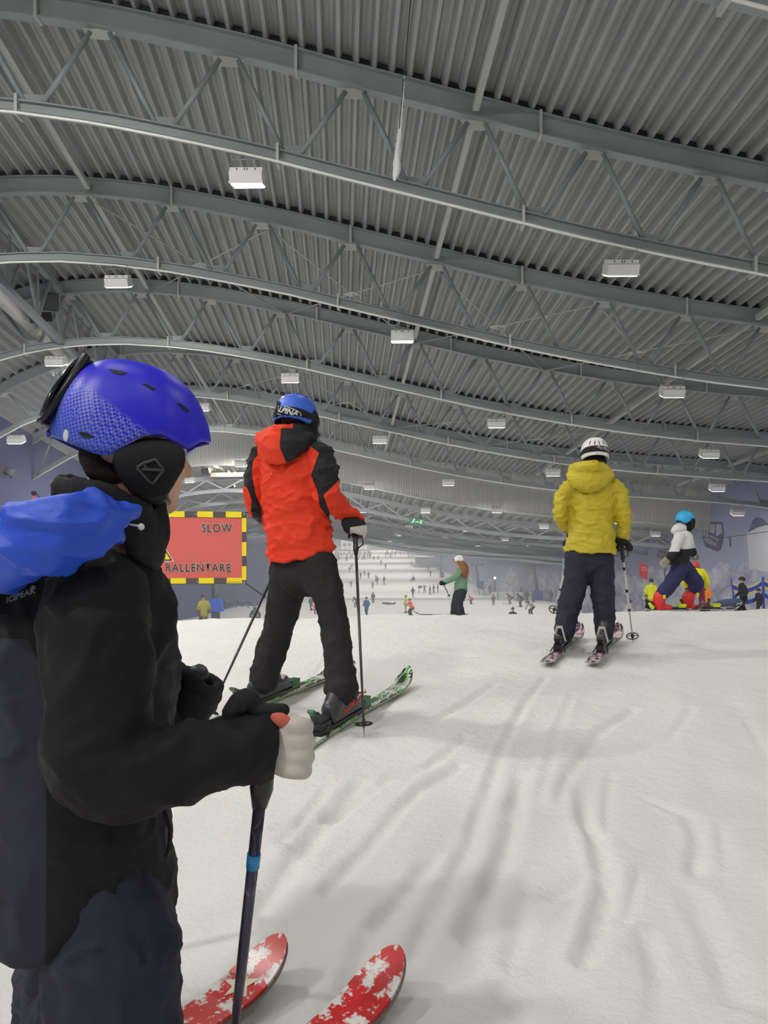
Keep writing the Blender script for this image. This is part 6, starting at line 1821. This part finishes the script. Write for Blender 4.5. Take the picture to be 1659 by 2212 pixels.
# =========================================================== exit sign under the far roof
def exit_sign():
    d = 41.6
    q = lambda x, y, e=0.0: P(885 + x / 15.87 * 1.0, 1110 + y / 15.87, d) + Vector((0, e, 0))
    q = lambda x, y, e=0.0: P(870 + x / 15.87, 1110 + y / 15.87, d) + Vector((0, e, 0))
    t = empty('exit_sign', q(480, 380), 'green exit sign with running figure hanging under the far roof', 'sign')
    GRN = mat('exit_green', srgb(40, 112, 84), rough=0.5, emit=srgb(20, 70, 50), estr=0.4); WH = mat('exit_white', srgb(200, 222, 214), rough=0.5, emit=srgb(200, 222, 214), estr=0.35)
    m = MB(); m.prism([q(235, 165), q(735, 190), q(725, 385), q(225, 335)], (0, .10, 0)); m.obj('board', GRN, t)
    m = MB()
    for a, b, w in (((395, 190), (350, 245), .10), ((350, 245), (330, 290), .09), ((350, 245), (400, 262), .07), ((330, 205), (375, 215), .06), ((330, 290), (280, 300), .07), ((345, 275), (378, 310), .07)):
        m.beam(q(*a, -.012), q(*b, -.012), w * .5, .012, (0, 1, 0))
    m.add(*ball(q(402, 180, -.012), (.04, .01, .04), None, 10)); m.obj('running_figure', WH, t)
    m = MB(); m.beam(q(430, 262, -.012), q(560, 284, -.012), .05, .012, (0, 1, 0)); m.obj('arrow', WH, t)
    m = MB(); m.prism([q(590, 210, -.012), q(672, 222, -.012), q(662, 355, -.012), q(580, 340, -.012)], (0, .008, 0)); m.obj('door_symbol', mat('exit_cream', srgb(200, 206, 150), rough=.5), t)
    m = MB(); m.tube([q(280, 170), q(280, 20)], .012, 5); m.tube([q(690, 190), q(690, 20)], .012, 5); m.obj('hanger', STEEL, t)
exit_sign()

# =========================================================== lift pylons with blue pads, barriers, wheel
PYL = mat('pylon_steel', (0.10, 0.11, 0.13, 1), rough=0.5); PADB = mat('blue_pad', srgb(52, 84, 180), rough=0.6); ROPE = mat('lift_rope', (0.05, 0.05, 0.06, 1), rough=0.5)
def pylon(px0, y0, px1, y1, arm0, arm1, d, pad, lab):
    base = gpt(px1, d); top = P(px0, y0, d)
    t = empty('lift_pylon', base, lab, 'lift pylon', 'ski tow pylons')
    m = MB(); m.tube([base, top], [.28, .20], 10); m.obj('mast', PYL, t)
    m = MB(); m.beam(P(arm0, y0, d), P(arm1, y0, d), .22, .22)
    m.obj('cross_arm', PYL, t)
    for a in (arm0, arm1):
        m = MB(); m.tube([P(a, y0 - 1, d) + Vector((0, -.1, 0)), P(a, y0 - 1, d) + Vector((0, .1, 0))], .28, 10); m.beam(P(a, y0, d), P(a, y0 + 5, d), .12, .12); m.obj('rope_sheave', PYL, t)
    a, b, c, e = pad
    m = MB(); m.box((P(a, e, d) + P(c, b, d)) / 2 + Vector((0, -.1, 0)), ((c - a) / FPX * d, .9, (e - b) / FPX * d)); 
    o = m.obj('safety_pad', PADB, t)
    bv = o.modifiers.new('round', 'BEVEL'); bv.width = 0.2; bv.segments = 3
d1 = far_depth(1278, 1036); d2 = far_depth(1297, 1160); d3 = far_depth(1247, 954)
pylon(1028, 1220, 1036, 1276, 1020, 1041, d1, (1029, 1254, 1044, 1277), 'ski tow pylon with blue pad right of the white helmet and auburn hair')
pylon(1153, 1221, 1163, 1290, 1142, 1170, d2, (1149, 1275, 1172, 1298), 'large ski tow pylon with blue pad left of the yellow skier')
pylon(948, 1202, 954, 1244, 944, 953, d3, (950, 1235, 959, 1247), 'small hazy ski tow pylon left of the green skier')
pylon(466, 1150, 466, 1318, 452, 480, 47.0, (458, 1293, 476, 1296), 'grey pylon standing behind the red banner')
m = MB(); q_ = [P(x, y, 46.4) for x, y in ((452, 1294), (476, 1294), (482, 1321), (458, 1322))]; m.prism(q_, (0, .35, 0)); tag(m.obj('blue_mat', PADB, None, P(467, 1322, 46.4)), 'blue padded mat tied to the grey pylon under the banner', 'mat')
def wheel():
    d = far_depth(1284, 1100); t = empty('tow_return_station', gpt(1104, d), 'horizontal return wheel of the ski tow on a forked stand', 'lift wheel')
    c = P(1105, 1263, d)
    m = MB(); m.tube([c - Vector((0, 0, .14)), c + Vector((0, 0, .14))], 1.25, 20); m.obj('wheel_disc', PYL, t)
    m = MB(); m.tube([c, gpt(1104, d)], .35, 10); m.tube([c + Vector((0, 0, -.2)), c + Vector((0, 0, -1.0))], [1.0, .4], 12); m.obj('stand', PYL, t)
    m = MB(); m.beam(P(1093, 1252, d), P(1111, 1252, d), .25, .25); m.beam(P(1094, 1252, d), P(1098, 1263, d), .2, .2); m.beam(P(1108, 1252, d), P(1104, 1263, d), .2, .2); m.obj('fork', PYL, t)
    for x in (1089.5, 1111):
        m = MB(); m.box(P(x, 1256, d), (.4, .4, .5)); m.obj('rope_guide', PYL, t)
wheel()
def barrier(pts, d, hpx, lab, posts=True, group='white net barriers by the lift'):
    NET = mat('white_netting', (0.70, 0.70, 0.70, 1), rough=0.8, var=0.1, vscale=2)
    t = empty('net_barrier', gpt(pts[0][0], d), lab, 'barrier', group)
    for (a, b) in zip(pts[:-1], pts[1:]):
        m = MB(); m.prism([P(a[0], a[1], d), P(b[0], b[1], d), P(b[0], b[1] + hpx, d), P(a[0], a[1] + hpx, d)], (0, .03, 0)); m.obj('net_panel', NET, t)
    for a in pts[1:-1] if posts else []:
        m = MB(); m.tube([P(a[0] - .6, a[1] - 2, d - .1), P(a[0] + 1.2, a[1] + hpx + 3, d - .1)], .05, 6); m.obj('post', PYL, t)
barrier([(1063, 1279), (1075, 1278.5), (1110, 1278.5), (1130, 1278.5), (1149, 1279)], far_depth(1297, 1100), 17, 'white net barrier in front of the lift wheel')
barrier([(1022, 1268), (1034, 1270), (1046, 1276), (1058, 1283)], far_depth(1286, 1040), 12, 'white net barrier sloping down right of the green skier')
m = MB(); dd = far_depth(1282, 905); b0 = gpt(905, dd); m.tube([b0, b0 + Vector((0, 0, 1.5))], .06, 6); m.box(b0 + Vector((.2, -.05, 1.3)), (.75, .06, .5)); tag(m.obj('notice_board', PYL, None, b0), 'small dark notice board on a stick on the far slope', 'sign')
def lantern():
    d = far_depth(1286, 1069); t = empty('flood_lamp', gpt(1069, d), 'small bright flood lamp on a post by the mural wall', 'lamp')
    m = MB(); m.tube([gpt(1069, d), P(1069, 1248, d)], .12, 8); m.obj('post', PYL, t)
    m = MB(); m.add(*ball(P(1069, 1248.5, d - .2), .22, None, 10), True); m.obj('lens', mat('flood_lens', (1, 1, 1, 1), emit=(1, .96, .9, 1), estr=6.0), t)
lantern()
# tow rope along the pylons
m = MB(); m.tube([P(953, 1202, d3), P(1041, 1219, d1), P(1170, 1220, d2), P(1230, 1207, 82)], .03, 5); tag(m.obj('tow_rope', ROPE, None, P(1170, 1220, d2)), 'thin tow rope strung between the lift pylons', 'rope')

# rope fence with pads left of the red slalom pole
def rope_fence():
    d = 64.0
    t = empty('rope_fence', gpt(520, d), 'hazy rope fence with sagging nets between banner and red pole', 'fence')
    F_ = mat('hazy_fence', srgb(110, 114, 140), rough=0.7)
    xs = (484, 511, 536, 560)
    for x in xs:
        m = MB(); m.tube([P(x, 1312, d), P(x, 1294, d)], .05, 6); m.obj('post', F_, t)
    for a, b in zip(xs[:-1], xs[1:]):
        for y, w in ((1297, .12), (1303, .10)):
            m = MB(); m.tube([P(a + (b - a) * i / 8, y + 4.5 * math.sin(math.pi * i / 8), d) for i in range(9)], w, 6); m.obj('sagging_net', F_, t)
rope_fence()

# =========================================================== right edge: sign, fence, mat, gondola print, sign boards
def red_sign():
    d = 30.0; q = lambda x, y, e=0.0: P(x, y, d) + Vector((0, e, 0))
    t = empty('red_sign', gpt(1391, d), 'small red notice on a thin post right of the yellow skier', 'sign')
    m = MB(); m.prism([q(1381, 1216), q(1400, 1221), q(1398.5, 1252), q(1382, 1246)], (0, .03, 0)); m.obj('panel', mat('sign_red', srgb(176, 62, 70), rough=0.6), t)
    W = mat('sign_white', srgb(206, 150, 154), rough=0.6)
    for i, (x0, x1) in enumerate(((1385, 1397), (1385, 1397.5), (1386, 1396))):
        m = MB(); y = 1225 + i * 3.2; m.beam(q(x0, y, -.01), q(x1, y + 2.2, -.01), .022, .008, (0, 1, 0)); m.obj('printed_line', W, t)
    m = MB(); m.tube([q(1391.5, 1248, .03), gpt(1391.5, d)], .02, 6); m.obj('post', STEEL_PALE, t)
red_sign()
def edge_fence():
    d = 27.5; q = lambda x, y, e=0.0: P(x, y, d) + Vector((0, e, 0))
    t = empty('safety_fence', gpt(1640, d), 'blue and yellow safety fence at the right edge', 'fence')
    BL = mat('fence_blue', srgb(56, 76, 168), rough=0.6); YE = mat('fence_yellow', srgb(206, 200, 140), rough=0.6); WH = mat('fence_pale', srgb(176, 186, 206), rough=0.6)
    for a, b, w in (((1648, 1246), (1650, 1330), .045), ((1579, 1250), (1591, 1330), .03), ((1700, 1246), (1702, 1330), .045)):
        m = MB(); m.tube([q(*a), q(*b)], w, 8); m.obj('post', BL, t)
    for i, (mm, w) in enumerate(((YE, 5), (BL, 9), (YE, 7), (WH, 9), (BL, 9))):
        o_ = sum((5, 9, 7, 9, 9)[:i])
        for (x0, y0), (x1, y1), sag in (((1583, 1258), (1648, 1250), 12), ((1648, 1250), (1701, 1250), 8)):
            v = []; f = []
            for k in range(11):
                tt = k / 10; x = x0 + (x1 - x0) * tt; y = y0 + (y1 - y0) * tt + sag * math.sin(math.pi * tt) + o_
                v += [q(x, y, .02), q(x, y + w, .02), q(x, y + w, .04), q(x, y, .04)]
            for k in range(10):
                a = 4 * k
                for j in range(4): f.append((a + j, a + (j + 1) % 4, a + 4 + (j + 1) % 4, a + 4 + j))
            m = MB(); m.add(v, f); m.obj('net_stripe', mm, t)
edge_fence()
cl_ = limb([P(1533, 1311, 25.5), P(1550, 1305, 25.5), P(1575, 1302, 25.5), P(1598, 1302, 25.5)], [.07, .11, .13, .11])
m = MB(); m.add(*cl_, True); tag(m.obj('padded_roll', mat('slate_blue_pad', srgb(74, 86, 122), rough=0.7), None, P(1565, 1314, 25.5)), 'slate blue padded roll lying right of the striding child', 'pad')
def wall_at(px, py, e=0.02):
    k = (px - CX) / FPX
    d = (EU.x * UR - AX.x * EU.y * UR) / (k - AX.x)
    p = P(px, py, d - 0.0)
    return p + Vector((-1, -.06, 0)).normalized() * e
def mural_prints():
    par = bpy.data.objects['wall_right']
    z = lambda x, y, e: wall_at(1360 + x / 5.548, 1080 + y / 5.548, e)
    DK = mat('mural_dark', srgb(86, 86, 110), rough=0.8); MD = mat('mural_mid', srgb(128, 128, 152), rough=0.8); PL = mat('mural_pale', srgb(158, 158, 180), rough=0.8)
    g = None
    m = MB(); m.prism([z(x, y, .01) for x, y in ((905, 265), (1110, 265), (1132, 380), (1120, 500), (1090, 600), (1050, 618), (910, 560), (885, 480), (880, 380))], Vector((-.01, 0, 0))); g = m.obj('gondola_print', DK, par)
    for poly in (((970, 285), (1030, 290), (1030, 400), (965, 390)), ((1045, 290), (1105, 290), (1118, 390), (1045, 440)), ((900, 290), (912, 288), (915, 440), (892, 420)), ((925, 288), (950, 286), (950, 450), (928, 445)), ((960, 410), (1080, 470), (1080, 500), (960, 440)), ((900, 450), (960, 460), (1060, 520), (1050, 560), (915, 510))):
        m = MB(); m.prism([z(x, y, .03) for x, y in poly], Vector((-.008, 0, 0))); m.obj('window_print', PL if poly[0][1] < 300 else MD, g)
    SG = mat('mural_sign', srgb(124, 114, 120), rough=0.8)
    for y0, w, sk in ((455, 120, 0), (520, 110, 12), (585, 120, 0), (645, 130, -14), (740, 90, 5)):
        m = MB(); m.prism([z(345 + sk, y0, .02), z(345 + w + sk, y0 + 38, .02), z(345 + w + sk, y0 + 82, .02), z(345 + sk, y0 + 48, .02)], Vector((-.008, 0, 0))); m.obj('signboard_print', SG, par)
    m = MB(); m.prism([z(418, 480, .012), z(432, 480, .012), z(432, 940, .012), z(418, 940, .012)], Vector((-.006, 0, 0))); m.obj('signpost_print', SG, par)
    m = MB(); m.tube([z(850, 455, .02), z(1150, 450, .02), z(1659, 380, .02)], .015, 5); m.tube([z(1205, 440, .02), z(1215, 560, .02)], .04, 5); m.obj('cable_print', DK, par)
    ROCK = mat('mural_rock', srgb(92, 94, 122), rough=0.8); SNW = mat('mural_snow', srgb(186, 188, 196), rough=0.8, var=.08, vscale=.8)
    m = MB(); m.prism([z(x, y, .008) for x, y in ((1420, 390), (1480, 240), (1520, 205), (1590, 220), (1660, 280), (1900, 300), (1900, 380), (1640, 300), (1540, 330))], Vector((-.006, 0, 0))); m.obj('rock_print', ROCK, par)
    m = MB(); m.prism([z(x, y, .006) for x, y in ((1400, 395), (1540, 330), (1640, 300), (1900, 380), (1900, 900), (1440, 830), (1420, 560))], Vector((-.004, 0, 0))); m.obj('snowfield_print', SNW, par)
mural_prints()

# =========================================================== far end: chalet, hut, railing
def chalet():
    d = 318.0; q = lambda x, y, e=0.0: P(x, y, d) + Vector((0, e, 0))
    t = empty('chalet', gpt(765, d), 'hazy white chalet with windows beyond the crowd', 'building')
    WALL = mat('chalet_white', (0.75, 0.74, 0.70, 1), rough=0.8); ROOF = mat('chalet_grey', (0.35, 0.36, 0.38, 1), rough=0.8); WIN = mat('chalet_window', (0.10, 0.10, 0.12, 1), rough=0.2)
    m = MB(); m.prism([q(737, 1160), q(792, 1163), q(792, 1182), q(737, 1184)], (0, 8, 0)); m.obj('upper_wall', WALL, t)
    m = MB(); m.prism([q(715, 1182), q(800, 1182), q(800, 1200), q(715, 1200)], (0, 7, 0)); m.obj('lower_wall', ROOF, t)
    for x in (741, 751.5, 772, 783):
        m = MB(); m.prism([q(x, 1173, -.1), q(x + 7, 1173, -.1), q(x + 7, 1179.5, -.1), q(x, 1179.5, -.1)], (0, .3, 0)); w = m.obj('window', WIN, t)
    for i in range(6):
        m = MB(); c = q(741 + i * 9.6, 1184, -.2); m.add(*ball(c, (.9, .3, .8), None, 10), True); m.obj('valance_scallop', WALL, t)
chalet()
def hut():
    d = far_depth(1226, 915); q = lambda x, y, e=0.0: P(x, y, d) + Vector((0, e, 0))
    t = empty('snow_hut', gpt(915, d), 'low hut with white roof at the right of the crowd', 'hut')
    m = MB(); m.prism([q(898, 1203), q(935, 1205), q(935, 1226), q(898, 1224)], (0, 4, 0)); m.obj('walls', mat('hut_grey', (0.24, 0.24, 0.26, 1), rough=.8), t)
    m = MB(); m.prism([q(894, 1198), q(900, 1202), q(937, 1204), q(937, 1207), q(896, 1206)], (0, 4.5, 0)); m.obj('roof', mat('hut_roof', (0.75, 0.75, 0.74, 1), rough=.8), t)
    m = MB(); m.beam(q(886, 1214), q(905, 1224), .25, .5); m.beam(q(886, 1219), q(903, 1227), .25, .5); m.obj('ramp_rail', mat('hut_rail', (0.5, 0.48, 0.45, 1)), t)
    d = 305.0
    t = empty('railing', gpt(820, d), 'long thin railing in front of the chalet behind the crowd', 'railing')
    for y in (1203, 1206.5):
        m = MB(); m.beam(P(722, y, d), P(895, y, d), .12, .12); m.obj('rail', PYL, t)
    for i in range(14):
        x = 724 + i * 13; m = MB(); m.beam(P(x, 1203, d), gpt(x, d), .12, .12); m.obj('post', PYL, t)
hut()

# =========================================================== left wall fittings and snow bank
def rack():
    d = 26.5; q = lambda x, y, e=0.0: P(x, y, d) + Vector((0, e, 0))
    t = empty('fan_heater', q(10, 1033), 'slatted fan heater with dark drum on the left wall', 'fan heater')
    BR = mat('heater_slat', srgb(96, 84, 78), rough=.6)
    for i in range(5):
        m = MB(); y = 1005 + i * 6; m.beam(q(-20, y), q(13, y + 1), .07, .05); m.obj('slat', BR, t)
    m = MB(); m.tube([q(16, 1018, -.1), q(36, 1024, -.1)], [.13, .15], 12); m.beam(q(14, 1008), q(24, 1033), .05, .05); m.obj('drum', PYL, t)
rack()
cl_ = [limb([Vector((-7.5, 10.4, 0.2)), Vector((-6.1, 10.2, 0.35)), Vector((-5.2, 10.0, 0.1)), Vector((-4.5, 9.9, -0.2))], [(.9, 1.0), (.72, .9), (.45, .6), (.2, .3)], Vector((0, 0, 1)))]
me = fuse(cl_, 0.08, 2, 'snow_bank'); wrinkle(me, 0.06, 3, (1, 1, 1), 3); me.materials.append(SNOW); tag(link('snow_bank', me, None, Vector((-6, 10.2, 0))), 'white snow bank at the left edge behind the blue hood', 'snow bank')

# ------------------------------------------------------------------ haze in the cold air of the hall
hz_m = bpy.data.materials.new('cold_haze')
hz_m.use_nodes = True
nt = hz_m.node_tree
for n in list(nt.nodes):
    if n.type != 'OUTPUT_MATERIAL': nt.nodes.remove(n)
vs = nt.nodes.new('ShaderNodeVolumeScatter')
vs.inputs['Color'].default_value = (0.80, 0.84, 0.95, 1)
vs.inputs['Density'].default_value = 0.0030
vs.inputs['Anisotropy'].default_value = 0.0
nt.links.new(vs.outputs[0], nt.nodes['Material Output'].inputs['Volume'])
m = MB()
us = [UL + 0.05, UR - 0.05]
v = []
for s in (20.0, 45.0, S_WIDE, 110.0, 210.0, 330.0):
    for u in (us[0], (UR if s < S_WIDE else UR_FAR) - 0.05):
        for w in (-12.0, 9.0):
            p = hall(s, u, w)
            if w < 0: p.z = min(p.z, -16)
            v.append(p)
f = []
for i in range(5):
    a = i * 4
    f += [(a, a + 1, a + 5, a + 4), (a + 2, a + 6, a + 7, a + 3), (a, a + 4, a + 6, a + 2), (a + 1, a + 3, a + 7, a + 5)]
f += [(0, 2, 3, 1), (20, 21, 23, 22)]
m.add(v, f)
o = m.obj('haze', hz_m)
tag(o, 'thin cold bluish haze filling the far hall', 'haze', kind='stuff')

bpy.data.scenes.remove(TMP)
